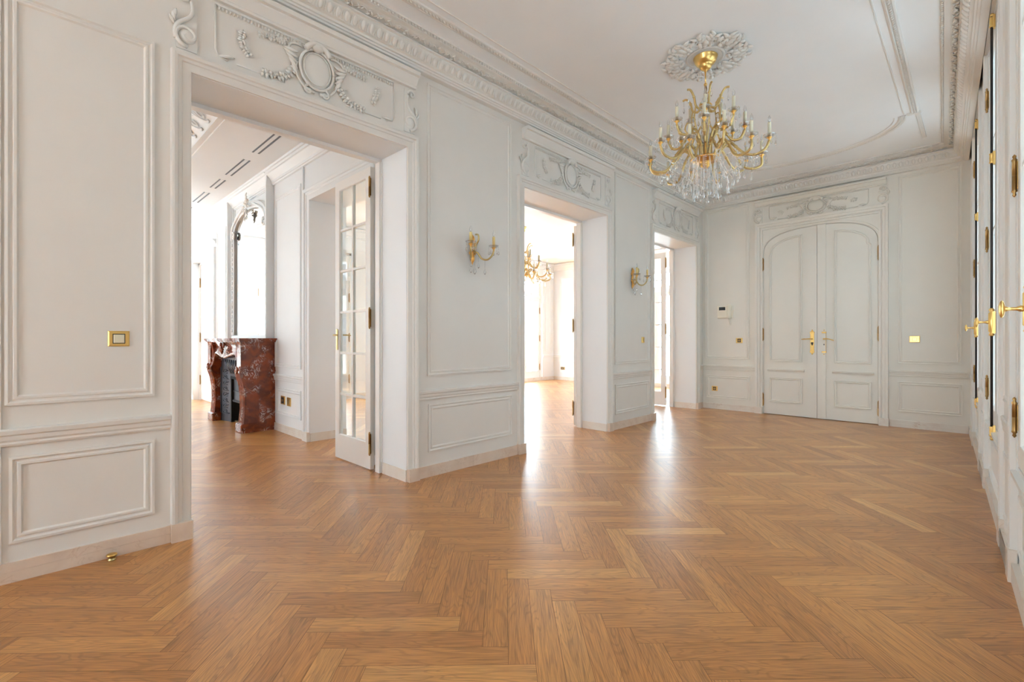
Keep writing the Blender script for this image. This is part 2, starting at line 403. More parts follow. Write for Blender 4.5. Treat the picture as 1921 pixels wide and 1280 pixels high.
# ------------------------------------------------------------------ relief ornament helpers (in wall coordinates)
def spiral(cu, cv, r0, turns, a0, ccw=1, n=16, w=0.01):
    pts = []
    for i in range(n):
        t = i / (n - 1); r = r0 * (1 - 0.86 * t); a = a0 + ccw * turns * 2 * PI * t
        pts.append((cu + r * cos(a), cv + r * sin(a), w))
    return pts
def bez(p0, p1, p2, p3, n=10, w=0.008):
    o = []
    for i in range(n):
        t = i / (n - 1); s = 1 - t
        o.append((s**3 * p0[0] + 3*s*s*t * p1[0] + 3*s*t*t * p2[0] + t**3 * p3[0],
                  s**3 * p0[1] + 3*s*s*t * p1[1] + 3*s*t*t * p2[1] + t**3 * p3[1], w))
    return o
def taper(n, r0, r1, r2=None):
    r2 = r1 if r2 is None else r2
    return [r0 + (r1 - r0) * min(1, 2 * i / (n - 1)) if i < n / 2 else r1 + (r2 - r1) * (2 * i / (n - 1) - 1) for i in range(n)]
UPW = (0, 0, 1)
def leaf(mb, u, v, ang, l, wd, bend=0.4, w=0.006):
    pts = []; n = 7
    for i in range(n):
        t = i / (n - 1); a = ang + bend * t
        pts.append((u + l * t * cos(a), v + l * t * sin(a), w + 0.012 * sin(PI * t)))
    mb.tube(pts, [wd * (0.25 + 0.95 * sin(PI * min(1, t / 6 * 0.95 + 0.05))) for t in range(n)], 6, 0.55, UPW)
def garland(mb, p0, p1, p2, p3, sz=0.02):
    pts = bez(p0, p1, p2, p3, 12)
    mb.tube([(a, b, 0.006) for a, b, c in pts], [0.004 + 0.004 * sin(PI * i / 11) for i in range(12)], 5, 0.8, UPW)
    for i in range(1, 12):
        a, b, c = pts[i]; dx = a - pts[i - 1][0]; dy = b - pts[i - 1][1]; g = math.atan2(dy, dx)
        for sd in (1, -1): k_ = 0.75 + 0.5 * abs(sin(7.3 * i + 3 * sd + a * 9)); leaf(mb, a, b, g + sd * (0.5 + 0.5 * abs(sin(5.1 * i + a * 31 + sd))), sz * 1.35 * k_, sz * 0.42 * k_, 0.6 * sd)
def flowers(mb, u, v, s, n=7):
    rnd = random.Random(int(u * 1000 + v * 77))
    for k in range(n):
        du = rnd.uniform(-s, s); dv = rnd.uniform(-s * 0.6, s * 0.6); r = rnd.uniform(0.25, 0.4) * s
        mb.ball((u + du, v + dv, 0.008), r, r, 0.014, 7, 4)
        for q in range(5):
            g = q * 2 * PI / 5 + k; mb.ball((u + du + r * cos(g), v + dv + r * sin(g), 0.006), r * 0.55, r * 0.55, 0.01, 6, 3)

def overdoor(name, T, a, b_, z0, cap_lo, cap_hi, mat, beads=True, s=1.0, cart_h=None):
    """carved panel over an opening: cap moulding, beaded frame, side scrolls, cartouche, garlands"""
    m = MB(T); c = (a + b_) / 2; W = b_ - a
    # cap cornice
    h = cap_hi - cap_lo
    cap = [(0, 0), (0, 0.028), (h * 0.12, 0.032), (h * 0.2, 0.026), (h * 0.62, 0.062), (h * 0.7, 0.064), (h * 0.74, 0.086), (h * 0.94, 0.094), (h, 0.09), (h, 0)]
    m.mould([(a - 0.075 * s, cap_lo), (b_ + 0.075 * s, cap_lo)], cap)
    fl, fr = a + 0.13, b_ - 0.13; zt = cap_lo - 0.018; zb = z0 + 0.03
    # frame lines
    m.tube([(fl, zt, 0.003), (fl, zb + 0.05, 0.003), (fl + 0.015, zb + 0.015, 0.003), (fl + 0.07, zb, 0.003)], 0.006, 5)
    m.tube([(fr, zt, 0.003), (fr, zb + 0.05, 0.003), (fr - 0.015, zb + 0.015, 0.003), (fr - 0.07, zb, 0.003)], 0.006, 5)
    m.tube([(fl + 0.12, zb, 0.003), (c - 0.22, zb, 0.003)], 0.005, 5); m.tube([(c + 0.22, zb, 0.003), (fr - 0.12, zb, 0.003)], 0.005, 5)
    m.tube([(fl, zt, 0.003), (fr, zt, 0.003)], 0.005, 5)
    if beads:
        u = fl + 0.02
        while u < fr - 0.01:
            if abs(u - c) > 0.09:
                m.ball((u, zt - 0.018, 0.004), 0.0075, 0.014, 0.012, 6, 4)
            u += 0.021
    # cartouche
    ch = (cart_h or (zt - zb) * 0.5); cv = (zt + zb) / 2 + 0.005; cw = 0.122 * s
    for sc, r, w in ((1.0, 0.010, 0.014), (0.8, 0.004, 0.021)):
        pts = [(c + cw * sc * cos(t), cv + ch * 0.86 * sc * sin(t), w) for t in [2 * PI * i / 28 for i in range(29)]]
        m.tube(pts, r, 6)
    m.ball((c, cv, 0.0), cw * 0.95, ch * 0.82, 0.022, 20, 8)
    m.tube(bez((c - 0.085, cv + ch * 0.7), (c - 0.05, zt + 0.035), (c + 0.05, zt + 0.035), (c + 0.085, cv + ch * 0.7), 12, 0.03), 0.02, 7)
    m.ball((c, zt - 0.005, 0.02), 0.05, 0.035, 0.03, 10, 6)
    for sd in (1, -1):
        m.tube(spiral(c + sd * 0.06, cv - ch * 0.98, 0.035, 1.0, PI / 2, -sd, 12, 0.014), 0.009, 6)
        m.tube(bez((c + sd * 0.02, cv - ch * 1.02), (c + sd * 0.1, cv - ch * 1.05), (c + sd * cw * 1.5, cv - ch * 0.5), (c + sd * cw * 1.12, cv + 0.01), 10, 0.012), taper(10, 0.011, 0.009, 0.004), 6, 0.8, UPW)
        m.tube(bez((c + sd * cw * 0.8, cv + ch * 0.75), (c + sd * cw * 1.7, cv + ch * 0.95), (c + sd * cw * 1.9, cv + ch * 0.3), (c + sd * cw * 1.2, cv + ch * 0.2), 10, 0.01), taper(10, 0.009, 0.009, 0.003), 6, 0.8, UPW)
        # wing leaves, flowers and trailing garlands
        for k in range(5): leaf(m, c + sd * (cw + 0.01), cv + ch * (0.5 - 0.25 * k), (PI / 2 - sd * (PI / 2 + 0.5 - 0.28 * k)), 0.1, 0.012, 0.5 * sd)
        flowers(m, c + sd * (cw + 0.12), zt - 0.05, 0.032, 6)
        garland(m, (c + sd * (cw + 0.03), cv - 0.01), (c + sd * (cw + 0.06), zb + 0.03), (c + sd * (cw + 0.14), zb + 0.015), (c + sd * (cw + 0.24), zb + 0.012), 0.02)
        garland(m, (c + sd * (cw + 0.06), zt - 0.04), (c + sd * (cw + 0.14), zt - 0.08), (c + sd * (cw + 0.18), zt - 0.05), (c + sd * (cw + 0.26), zt - 0.075), 0.015)
        # corner sprigs in the field
        u = (fl if sd < 0 else fr) - sd * 0.16
        garland(m, (u, zt - 0.09), (u + 0.02 * sd, zt - 0.15), (u - 0.02, zb + 0.14), (u - sd * 0.03, zb + 0.09), 0.016)
        leaf(m, (fl + 0.02) if sd < 0 else (fr - 0.02), zb + 0.012, 0.15 if sd < 0 else PI - 0.15, 0.09, 0.011, 0.1)
        # side scroll brackets
        e = a - 0.02 if sd < 0 else b_ + 0.02
        m.tube(spiral(e + sd * 0.0, z0 + 0.085, 0.07, 1.35, -PI / 2, sd, 20, 0.016), [0.013 - 0.0003 * i for i in range(20)], 6)
        m.ball((e, z0 + 0.085, 0.004), 0.05, 0.05, 0.02, 12, 5)
        m.tube(bez((e + sd * 0.06, z0 + 0.05), (e + sd * 0.085, z0 + 0.2), (e - sd * 0.06, z0 + 0.15), (e - sd * 0.02, zt - 0.06), 14, 0.014), taper(14, 0.014, 0.012, 0.010), 6)
        m.tube(spiral(e + sd * 0.018, zt - 0.04, 0.036, 1.1, PI, -sd, 14, 0.014), 0.010, 6)
        m.prism([(e - sd * 0.05, z0), (e + sd * 0.055, z0), (e + sd * 0.06, z0 + 0.05), (e + sd * 0.03, z0 + 0.17), (e - sd * 0.02, z0 + 0.22), (e - sd * 0.02, zt), (e - sd * 0.05, zt)], 0, 0.008)
        for k in range(3): leaf(m, e + sd * 0.06, z0 + 0.13 + 0.02 * k, PI / 2 - sd * (0.9 - 0.3 * k), 0.06, 0.009, 0.4 * sd)
    return m.build(name, mat, **ST)
overdoor('trim_6', LW, 0.70, 2.24, 2.955, 3.335, 3.455, 'plaster')
overdoor('trim_7', LW, 3.74, 5.28, 2.955, 3.335, 3.455, 'plaster')
overdoor('trim_8', LW, 6.60, 8.08, 2.955, 3.335, 3.455, 'plaster')
overdoor('trim_9', BW, 0.95, 2.50, 3.10, 3.375, 3.46, 'paintB', beads=False)

# ------------------------------------------------------------------ hall cornice, ceiling border, medallion
CORN = [(0, 3.495), (0.045, 3.50), (0.05, 3.512), (0.062, 3.514), (0.066, 3.526), (0.078, 3.528), (0.082, 3.545), (0.10, 3.552), (0.128, 3.60), (0.132, 3.632),
        (0.15, 3.636), (0.15, 3.648), (0.118, 3.652), (0.122, 3.662), (0.20, 3.688), (0.235, 3.69), (0.238, 3.705), (0.255, 3.708), (0.258, ZC + 0.01), (0, ZC + 0.01)]
m = MB()
loop = [(0, YF), (RX(YF), YF), (RX(YB), YB), (0, YB)]
m.mould(loop, CORN, True)
def along(p0, p1, step, fn, s0=0.2, s1=0.2):
    L_ = math.hypot(p1[0] - p0[0], p1[1] - p0[1]); d = ((p1[0] - p0[0]) / L_, (p1[1] - p0[1]) / L_); nrm = (-d[1], d[0])
    k = s0
    while k < L_ - s1:
        fn((p0[0] + d[0] * k, p0[1] + d[1] * k), d, nrm); k += step
def egg(p, d, n):
    c = (p[0] + n[0] * 0.112, p[1] + n[1] * 0.112)
    # an egg hanging on the ovolo with a pointed dart beside it
    e = MB(lambda a, b, c_: (c[0] + d[0] * a + n[0] * (b * 0.85 - c_ * -0.5), c[1] + d[1] * a + n[1] * (b * 0.85 + c_ * 0.5), 3.588 + c_ * 0.85 - b * 0.5))
    e.ball((0, 0.010, 0), 0.020, 0.016, 0.038, 8, 5)
    e.ball((0.033, 0.006, -0.006), 0.006, 0.010, 0.034, 5, 3)
    m.v_extra = True
    k = len(m.v); m.v += e.v; m.f += [tuple(k + i for i in f) for f in e.f]; m.smooth += e.smooth
def pearl(p, d, n):
    m.ball((p[0] + n[0] * 0.245, p[1] + n[1] * 0.245, 3.700), 0.011, 0.011, 0.009, 6, 3)
def vine(p, d, n):
    q = lambda s, o, z: (p[0] + d[0] * s + n[0] * o, p[1] + d[1] * s + n[1] * o, z)
    f = lambda o: 3.662 + (o - 0.122) / 0.078 * 0.026 - 0.004
    pts = []
    for i in range(9):
        t = i / 8; o = 0.161 + 0.022 * sin(2 * PI * t); pts.append(q(t * 0.16, o, f(o)))
    m.tube(pts, 0.005, 5)
    for i, (s, o, ds, do) in enumerate([(0.03, 0.18, 0.03, -0.03), (0.05, 0.165, 0.035, 0.02), (0.1, 0.145, 0.03, 0.03), (0.13, 0.155, 0.03, -0.02), (0.07, 0.15, -0.02, 0.03), (0.15, 0.17, -0.02, 0.02)]):
        m.tube([q(s, o, f(o) - 0.001), q(s + ds / 2, o + do / 2 + 0.003, f(o + do / 2) - 0.006), q(s + ds, o + do, f(o + do))], [0.003, 0.009, 0.002], 5)
for i in range(4):
    p0, p1 = loop[i], loop[(i + 1) % 4]
    if i == 0: continue
    along(p0, p1, 0.066, egg); along(p0, p1, 0.03, pearl, 0.28, 0.28)
    along(p0, p1, 0.16, vine, 0.2, 0.3)
m.build('trim_10', 'plaster', **ST)

# ceiling border: straight rope mouldings with a scrolled, curved end towards the end wall
m = MB()
bl, br, yend = 0.435, 2.975, 6.83
def arc_path(off):
    cx = (bl + br) / 2; rx = (br - bl) / 2 - 0.11 - off; ry = 0.76 - off
    return [(cx + rx * cos(t), yend + 0.03 + ry * sin(t)) for t in [PI * i / 40 for i in range(41)]]
STR = [(-0.035, ZC), (-0.03, ZC - 0.012), (-0.02, ZC - 0.016), (-0.012, ZC - 0.010), (0.012, ZC - 0.010), (0.02, ZC - 0.018), (0.03, ZC - 0.014), (0.04, ZC)]
def rope(path, r=0.011):
    acc = 0.0; step = 0.034
    for i in range(len(path) - 1):
        a, b_ = path[i], path[i + 1]; L_ = math.hypot(b_[0] - a[0], b_[1] - a[1]); d = ((b_[0] - a[0]) / L_, (b_[1] - a[1]) / L_)
        while acc < L_:
            x, y = a[0] + d[0] * acc, a[1] + d[1] * acc
            p = lambda s, o: (x + d[0] * s - d[1] * o, y + d[1] * s + d[0] * o, ZC - 0.013)
            m.tube([p(-0.016, -0.009), p(0, 0), p(0.016, 0.009)], [0.004, r, 0.004], 6)
            acc += step
        acc -= L_
for x in (bl, br):
    m.mould([(x, YF + 0.7), (x, yend)], STR); rope([(x, YF + 0.7), (x, yend)])
    m.box(x - 0.07, x + 0.05 if x > 2 else x + 0.07, yend - 0.005, yend + 0.03, ZC - 0.02, ZC)
    m.mould([(x + (0.02 if x > 2 else -0.02), yend + 0.03), (x + (0.03 if x > 2 else -0.03), 7.75)], [(-0.022, ZC), (-0.018, ZC - 0.014), (0.018, ZC - 0.014), (0.022, ZC)])
    s = 1 if x > 2 else -1
    m.mould([(x - s * 0.095, YF + 0.7), (x - s * 0.095, yend)], [(-0.006, ZC), (-0.004, ZC - 0.006), (0.004, ZC - 0.006), (0.006, ZC)])
m.mould([(bl, YF + 0.7), (br, YF + 0.7)], STR)
m.mould(arc_path(0), STR); rope(arc_path(0)); m.mould(arc_path(0.075), [(-0.006, ZC), (-0.004, ZC - 0.006), (0.004, ZC - 0.006), (0.006, ZC)])
m.build('trim_11', 'plaster', **ST)

CHX, CHY = 1.72, 4.215
m = MB(lambda u, v, w: (CHX + u, CHY - v, ZC - w))
m.lathe([(0.165, 0.0), (0.16, 0.010), (0.145, 0.012), (0.14, 0.006), (0.13, 0.005)], (0, 0, 0), 32)
rnd = random.Random(5)
for k in range(8):
    g = k * PI / 4 + PI / 8; big = (k % 2 == 0)
    rr = 0.37 if big else 0.33
    q = lambda r, o: (r * cos(g) - o * sin(g), r * sin(g) + o * cos(g))
    for sd in (1, -1):
        cu, cv = q(0.245, sd * 0.055); m.tube(spiral(cu, cv, 0.045, 1.2, g - sd * 2.6, sd, 14, 0.010), taper(14, 0.014, 0.012, 0.007), 6, 0.9, UPW)
        cu, cv = q(0.30, sd * 0.04); m.tube(spiral(cu, cv, 0.032, 1.1, g + sd * 2.2, -sd, 12, 0.010), taper(12, 0.012, 0.010, 0.006), 6, 0.9, UPW)
        for j in range(5):
            u, v = q(0.18 + 0.035 * j, sd * (0.02 + 0.008 * j)); leaf(m, u, v, g + sd * (1.2 - 0.15 * j) + rnd.uniform(-0.2, 0.2), 0.062, 0.016, -0.9 * sd)
        u, v = q(0.22, sd * 0.09); leaf(m, u, v, g + sd * 0.9, 0.085, 0.02, -1.0 * sd)
        u, v = q(0.29, sd * 0.07); leaf(m, u, v, g + sd * 0.3, 0.06, 0.018, 0.9 * sd)
        u, v = q(rr - 0.07, sd * 0.02); leaf(m, u, v, g + sd * 0.6, 0.07, 0.018, -0.9 * sd)
    u, v = q(0.2, 0); leaf(m, u, v, g, rr - 0.22, 0.022, 0)
    for j in range(4):
        u, v = q(0.19 + 0.045 * j, rnd.uniform(-0.03, 0.03)); m.ball((u, v, 0.006), 0.02, 0.02, 0.016, 8, 4)
    u, v = q(rr - 0.03, 0); m.ball((u, v, 0.004), 0.026, 0.026, 0.014, 8, 4)
m.build('trim_12', 'plaster', **ST)

# ------------------------------------------------------------------ end wall: panels, double arched door
m = MB(BW)
for (u0, u1, v0, v1) in [(0.045, 0.775, 0.87, 3.47), (2.69, 3.34, 0.87, 3.46), (0.065, 0.785, 0.185, 0.585), (2.69, 3.35, 0.21, 0.63)]: m.mould(rect(u0, u1, v0, v1), PM, True)
chair(m, 0, 0.875, 0.68); chair(m, 2.605, 3.395, 0.70)
BC = [(0, 0), (0, 0.02), (0.022, 0.022), (0.028, 0.012), (0.036, 0.012), (0.042, 0.03), (0.07, 0.034), (0.076, 0.046), (0.105, 0.05), (0.11, 0)]
m.mould([(DX0 + 0.005, 0.105), (DX0 + 0.005, 2.99), (DX1 - 0.005, 2.99), (DX1 - 0.005, 0.105)], BC)
# spandrel board with the arch cut out, and arch bead
SP = 2.60
def arch(t, off=0.0):   # flattened basket arch
    c = (DX0 + DX1) / 2; rx = (DX1 - DX0) / 2 - 0.012 - off; ry = 0.35 - off
    return (c + rx * (abs(cos(t)) ** 0.82) * (1 if cos(t) >= 0 else -1), SP + ry * (abs(sin(t)) ** 0.82))
outer = [(DX0, 2.99)] + [(DX0, SP)] + [arch(PI - PI * i / 40) for i in range(41)] + [(DX1, SP), (DX1, 2.99)]
n = 41
for i in range(40):
    p, q = arch(PI - PI * i / 40), arch(PI - PI * (i + 1) / 40)
    m.add([(p[0], p[1], 0.002), (q[0], q[1], 0.002), (q[0], 3.0, 0.002), (p[0], 3.0, 0.002), (p[0], p[1], -0.03), (q[0], q[1], -0.03)], [(0, 1, 2, 3), (0, 4, 5, 1)])
m.box(DX0 - 0.01, DX0 + 0.012, 0, 3.0, -0.05, 0.003); m.box(DX1 - 0.012, DX1 + 0.01, 0, 3.0, -0.05, 0.003)
pa = [arch(PI * i / 40, -0.004) for i in range(41)]
m.mould(pa, [(-0.035, 0), (-0.03, 0.010), (-0.01, 0.012), (0.0, 0.004), (0.0, 0)])
m.build('trim_13', 'paintB', **ST)
m = MB(BW); base(m, 0, 0.875); base(m, 2.605, 3.395); m.box(0.868, 0.98, 0, 0.108, 0, 0.055); m.box(2.49, 2.602, 0, 0.108, 0, 0.055)
m.build('baseboard_back', 'pale_marble', **ST)

d4 = empty('door_4', (1.735, YB + 0.03, 0), **ST)
def doorT(u, v, w): return (u - 1.735, -0.03 - w - 0.0, v)      # local to the door root
mid = 1.742
def hinge(T, u, v0, v1, parent, r=0.008, mat='brass_dark', fin=0.016, name='hinge'):
    h = MB(T); v = (v0 + v1) / 2; n_ = [(0.001, v0), (r * 0.9, v0 + fin * 0.35), (r * 0.55, v0 + fin * 0.7), (r * 1.25, v0 + fin), (r, v0 + fin * 1.3), (r, v - 0.001), (r * 0.8, v), (r, v + 0.001),
                                      (r, v1 - fin * 1.3), (r * 1.25, v1 - fin), (r * 0.55, v1 - fin * 0.7), (r * 0.9, v1 - fin * 0.35), (0.001, v1)]
    h.lathe(n_, (u, 0, 0.012), 10, 1); h.box(u - 0.012, u + 0.012, v0 + fin * 1.3, v1 - fin * 1.3, 0.0, 0.004)
    return h.build(name, mat, parent)
for side in (0, 1):
    u0, u1 = (DX0 + 0.014, mid - 0.003) if side == 0 else (mid + 0.003, DX1 - 0.014)
    # leaf outline under the arch
    poly = [(u0, 0.008), (u1, 0.008)]
    ts = [i / 60 * PI for i in range(61)]
    top = [arch(t, 0.006) for t in ts]; top = [p for p in top if u0 <= p[0] <= u1]
    top.sort(key=lambda p: -p[0])
    yy = lambda u: min(top, key=lambda p: abs(p[0] - u))[1]
    poly += [(u1, yy(u1))] + top + ([(u0, yy(u0))] if side else [(u0, SP)])
    if side: poly[-1] = (u0, yy(u0))
    lf = MB(doorT); lf.prism(poly, -0.045, -0.004)
    leaf_o = lf.build('door_leaf', 'paintB', d4)
    mo = MB(doorT)
    a0, a1 = (1.075, 1.54) if side == 0 else (1.955, 2.405)
    ins = 0.10
    tt = [arch(t, ins) for t in ts]; tt = [p for p in tt if a0 <= p[0] <= a1 and p[1] > SP - 0.02]; tt.sort(key=lambda p: -p[0])
    yl = lambda u: min(tt, key=lambda p: abs(p[0] - u))[1]
    pth = [(a0, 0.855), (a1, 0.855)]
    if side == 0: pth += [(a1, yl(a1))] + tt[1:] + [(a0, SP - 0.03)]
    else: pth += [(a1, SP - 0.03)] + tt[:-1] + [(a0, yl(a0))]
    mo.mould(pth, PMS, True); mo.mould(rect(a0, a1, 0.205, 0.60), PMS, True)
    mo.mould([(a0 - 0.02, 0.70), (a1 + 0.03, 0.70)], [(0, 0), (0, 0.012), (0.008, 0.014), (0.018, 0.022), (0.03, 0.024), (0.034, 0)])
    mo.build('panel_moulding', 'paintB', leaf_o)
    for v0, v1 in ((2.32, 2.54), (1.18, 1.40), (0.12, 0.345)):
        hinge(doorT, u0 - 0.004 if side == 0 else u1 + 0.006, v0, v1, leaf_o)
    # lock plate and lever
    uc = 1.678 if side == 0 else 1.832
    ph = MB(doorT)
    w_ = 0.026
    for i, (za, zb, ww, dd) in enumerate([(1.03, 1.305, w_, 0.008), (1.005, 1.03, w_ + 0.004, 0.013), (1.30, 1.325, w_ + 0.004, 0.013), (0.99, 1.005, 0.014, 0.008), (1.325, 1.34, 0.014, 0.008)]):
        ph.bbox(uc - ww, uc + ww, za, zb, 0.0, dd, 0.003)
    ph.ball((uc, 0.985, 0.006), 0.01, 0.012, 0.008); ph.ball((uc, 1.345, 0.006), 0.01, 0.012, 0.008)
    plate = ph.build('lock_plate', 'brass', leaf_o)
    kh = MB(doorT); kh.ball((uc, 1.13, 0.008), 0.009, 0.016, 0.004, 8, 4); kh.box(uc - 0.015, uc + 0.015, 1.135, 1.165, 0.007, 0.0095)
    kh.build('keyhole', 'dark', plate)
    lv = MB(doorT); sd = -1 if side == 0 else 1
    lv.lathe([(0.011, 0.008), (0.012, 0.02), (0.008, 0.03), (0.008, 0.05)], (uc, 1.215, 0), 10, 2)
    lv.tube([(uc, 1.215, 0.05), (uc + sd * 0.03, 1.217, 0.054), (uc + sd * 0.07, 1.214, 0.056), (uc + sd * 0.115, 1.198 if side else 1.212, 0.055), (uc + sd * 0.135, 1.19 if side else 1.209, 0.054)], [0.007, 0.009, 0.007, 0.008, 0.004], 8)
    lv.build('lever', 'brass', plate)
ast = MB(doorT); ast.box(mid + 0.003, mid + 0.112, 0.008, 2.945, -0.004, 0.010)
ast.build('astragal', 'paintB', d4)
rb = MB(doorT); rb.box(1.634, mid - 0.003, 0.008, 2.935, -0.004, 0.003); rb.build('meeting_stile', 'paintB', d4)

# ------------------------------------------------------------------ glazed doors of the salons
def glazed_leaf(root, T, w, h, cols, rows, z0=0.012, stile=0.085, top=0.085, bottom=0.25, t=0.04, name='door_leaf', mat='gloss', handle_side=None, hinge_side=None, arch_=False, handed=1, both=True):
    """leaf in local u (0..w), v, thickness along w_ (-t..0)"""
    f = MB(T)
    f.box(0, stile, z0, h, -t, 0); f.box(w - stile, w, z0, h, -t, 0)
    f.box(stile, w - stile, z0, bottom, -t, 0); f.box(stile, w - stile, h - top, h, -t, 0)
    gw = w - 2 * stile; gh = h - top - bottom; mb = 0.022
    for i in range(1, cols):
        u = stile + gw * i / cols; f.box(u - mb / 2, u + mb / 2, bottom, h - top, -t * 0.85, -t * 0.15)
    for j in range(1, rows):
        v = bottom + gh * j / rows; f.box(stile, w - stile, v - mb / 2, v + mb / 2, -t * 0.83, -t * 0.17)
    f.mould(rect(stile, w - stile, bottom, h - top), [(0, 0), (0.004, -0.002), (0.012, -t * 0.3)], True)
    lf = f.build(name, mat, root)
    g = MB(T); g.box(stile - 0.002, w - stile + 0.002, bottom - 0.002, h - top + 0.002, -t * 0.55, -t * 0.45)
    g.build('glass_pane', 'glass', lf)
    return lf
def plain_handle(T, u, v, parent, sd=1, mat='brass_pale', w0=0.0):
    p = MB(T); p.bbox(u - 0.016, u + 0.016, v - 0.15, v + 0.06, w0, w0 + 0.007, 0.003); pl = p.build('handle_plate', mat, parent)
    l = MB(T); l.tube([(u, v, w0), (u, v, w0 + 0.04), (u + sd * 0.015, v, w0 + 0.05), (u + sd * 0.10, v - 0.005, w0 + 0.05)], [0.008, 0.007, 0.008, 0.006], 8); l.build('lever', mat, pl)
# door_1: opened at right angles, seen through the first opening
def hinged_leaf(name, hx, hy, ang, w, h, hands=True, labelm=None):
    root = empty(name, (hx, hy, 0), **ST)
    ca, sa = cos(ang), sin(ang)
    T = lambda u, v, w_: (u * ca - w_ * sa, u * sa + w_ * ca, v)
    lf = glazed_leaf(root, T, w, h, 2, 6)
    for v0, v1 in ((2.50, 2.70), (1.30, 1.50), (0.14, 0.36)):
        hinge(T, -0.006, v0, v1, lf, 0.009)
    if hands: plain_handle(T, w - 0.045, 1.25, lf, -1, 'brass_pale', 0.0); plain_handle(lambda u, v, w_: T(u, v, -0.04 - w_), w - 0.045, 1.25, lf, -1)
    return root
hinged_leaf('door_1', -0.53, 2.195, PI, 0.70, 2.79)
hinged_leaf('door_2', -0.56, 5.33, PI / 2 + 0.02, 0.76, 2.79)
hinged_leaf('door_3', -0.55, 8.075, PI + 0.0, 0.70, 2.79)

# ------------------------------------------------------------------ window wall of the hall
WIN = [(2.09, 3.41, 2.76), (4.03, 5.40, 4.70), (6.18, 7.48, 6.836)]    # near edge, far edge, meeting line (Y)
SILL = 0.56; WH = 3.50
m = MB(RW); prev = YF - 0.3
for a, b_, c in WIN:
    m.box(prev, a, 0, ZC, -0.35, -0.02); m.box(a, b_, 0, SILL, -0.35, -0.035); m.box(a, b_, WH, ZC, -0.35, -0.02); prev = b_
m.box(prev, YB + 0.3, 0, ZC, -0.35, -0.02)
m.build('wall_right', 'paintR', **ST)
m = MB(RW)
for a, b_, c in WIN:
    cs = [(0, -0.02), (0, -0.004), (0.01, 0.0), (0.035, 0.0), (0.042, -0.008), (0.06, -0.008), (0.066, -0.002), (0.085, -0.002), (0.09, -0.02)]
    m.mould([(a, 0.11), (a, WH), (b_, WH), (b_, 0.11)], cs)
    m.mould([(a, SILL - 0.05), (b_, SILL - 0.05)], [(0, -0.035), (0, -0.022), (0.015, -0.018), (0.02, -0.008), (0.045, -0.006), (0.05, -0.035)])
    m.mould(rect(a + 0.12, b_ - 0.12, 0.18, 0.46), [(x, y - 0.035) for x, y in PMS], True)
for u0, u1 in ((3.52, 3.93), (5.5, 6.08), (7.58, 8.3), (YF + 0.1, 1.9)):
    for v0, v1 in ((0.18, 0.56), (0.85, 3.4)): m.mould(rect(u0, u1, v0, v1), [(x, y * 0.5 - 0.02) for x, y in PMS], True)
    m.mould([(u0, 0.68), (u1, 0.68)], [(d, w * 0.5 - 0.02) for d, w in CR])
m.build('trim_14', 'paintR', **ST)
m = MB(RW)
prev = YF
for a, b_, c in WIN:
    base(m, prev, a + 0.0, 0.11, 0.0); m.box(prev, a, 0, 0.11, -0.03, 0.0)
    m.box(a, b_, 0, 0.10, -0.04, -0.008)
    m.box(a - 0.1, a + 0.02, 0, 0.16, -0.03, 0.004); m.box(b_ - 0.02, b_ + 0.1, 0, 0.16, -0.03, 0.004)
    prev = b_
m.box(prev, YB, 0, 0.11, -0.03, 0.0)
m.build('baseboard_right', 'pale_marble', **ST)
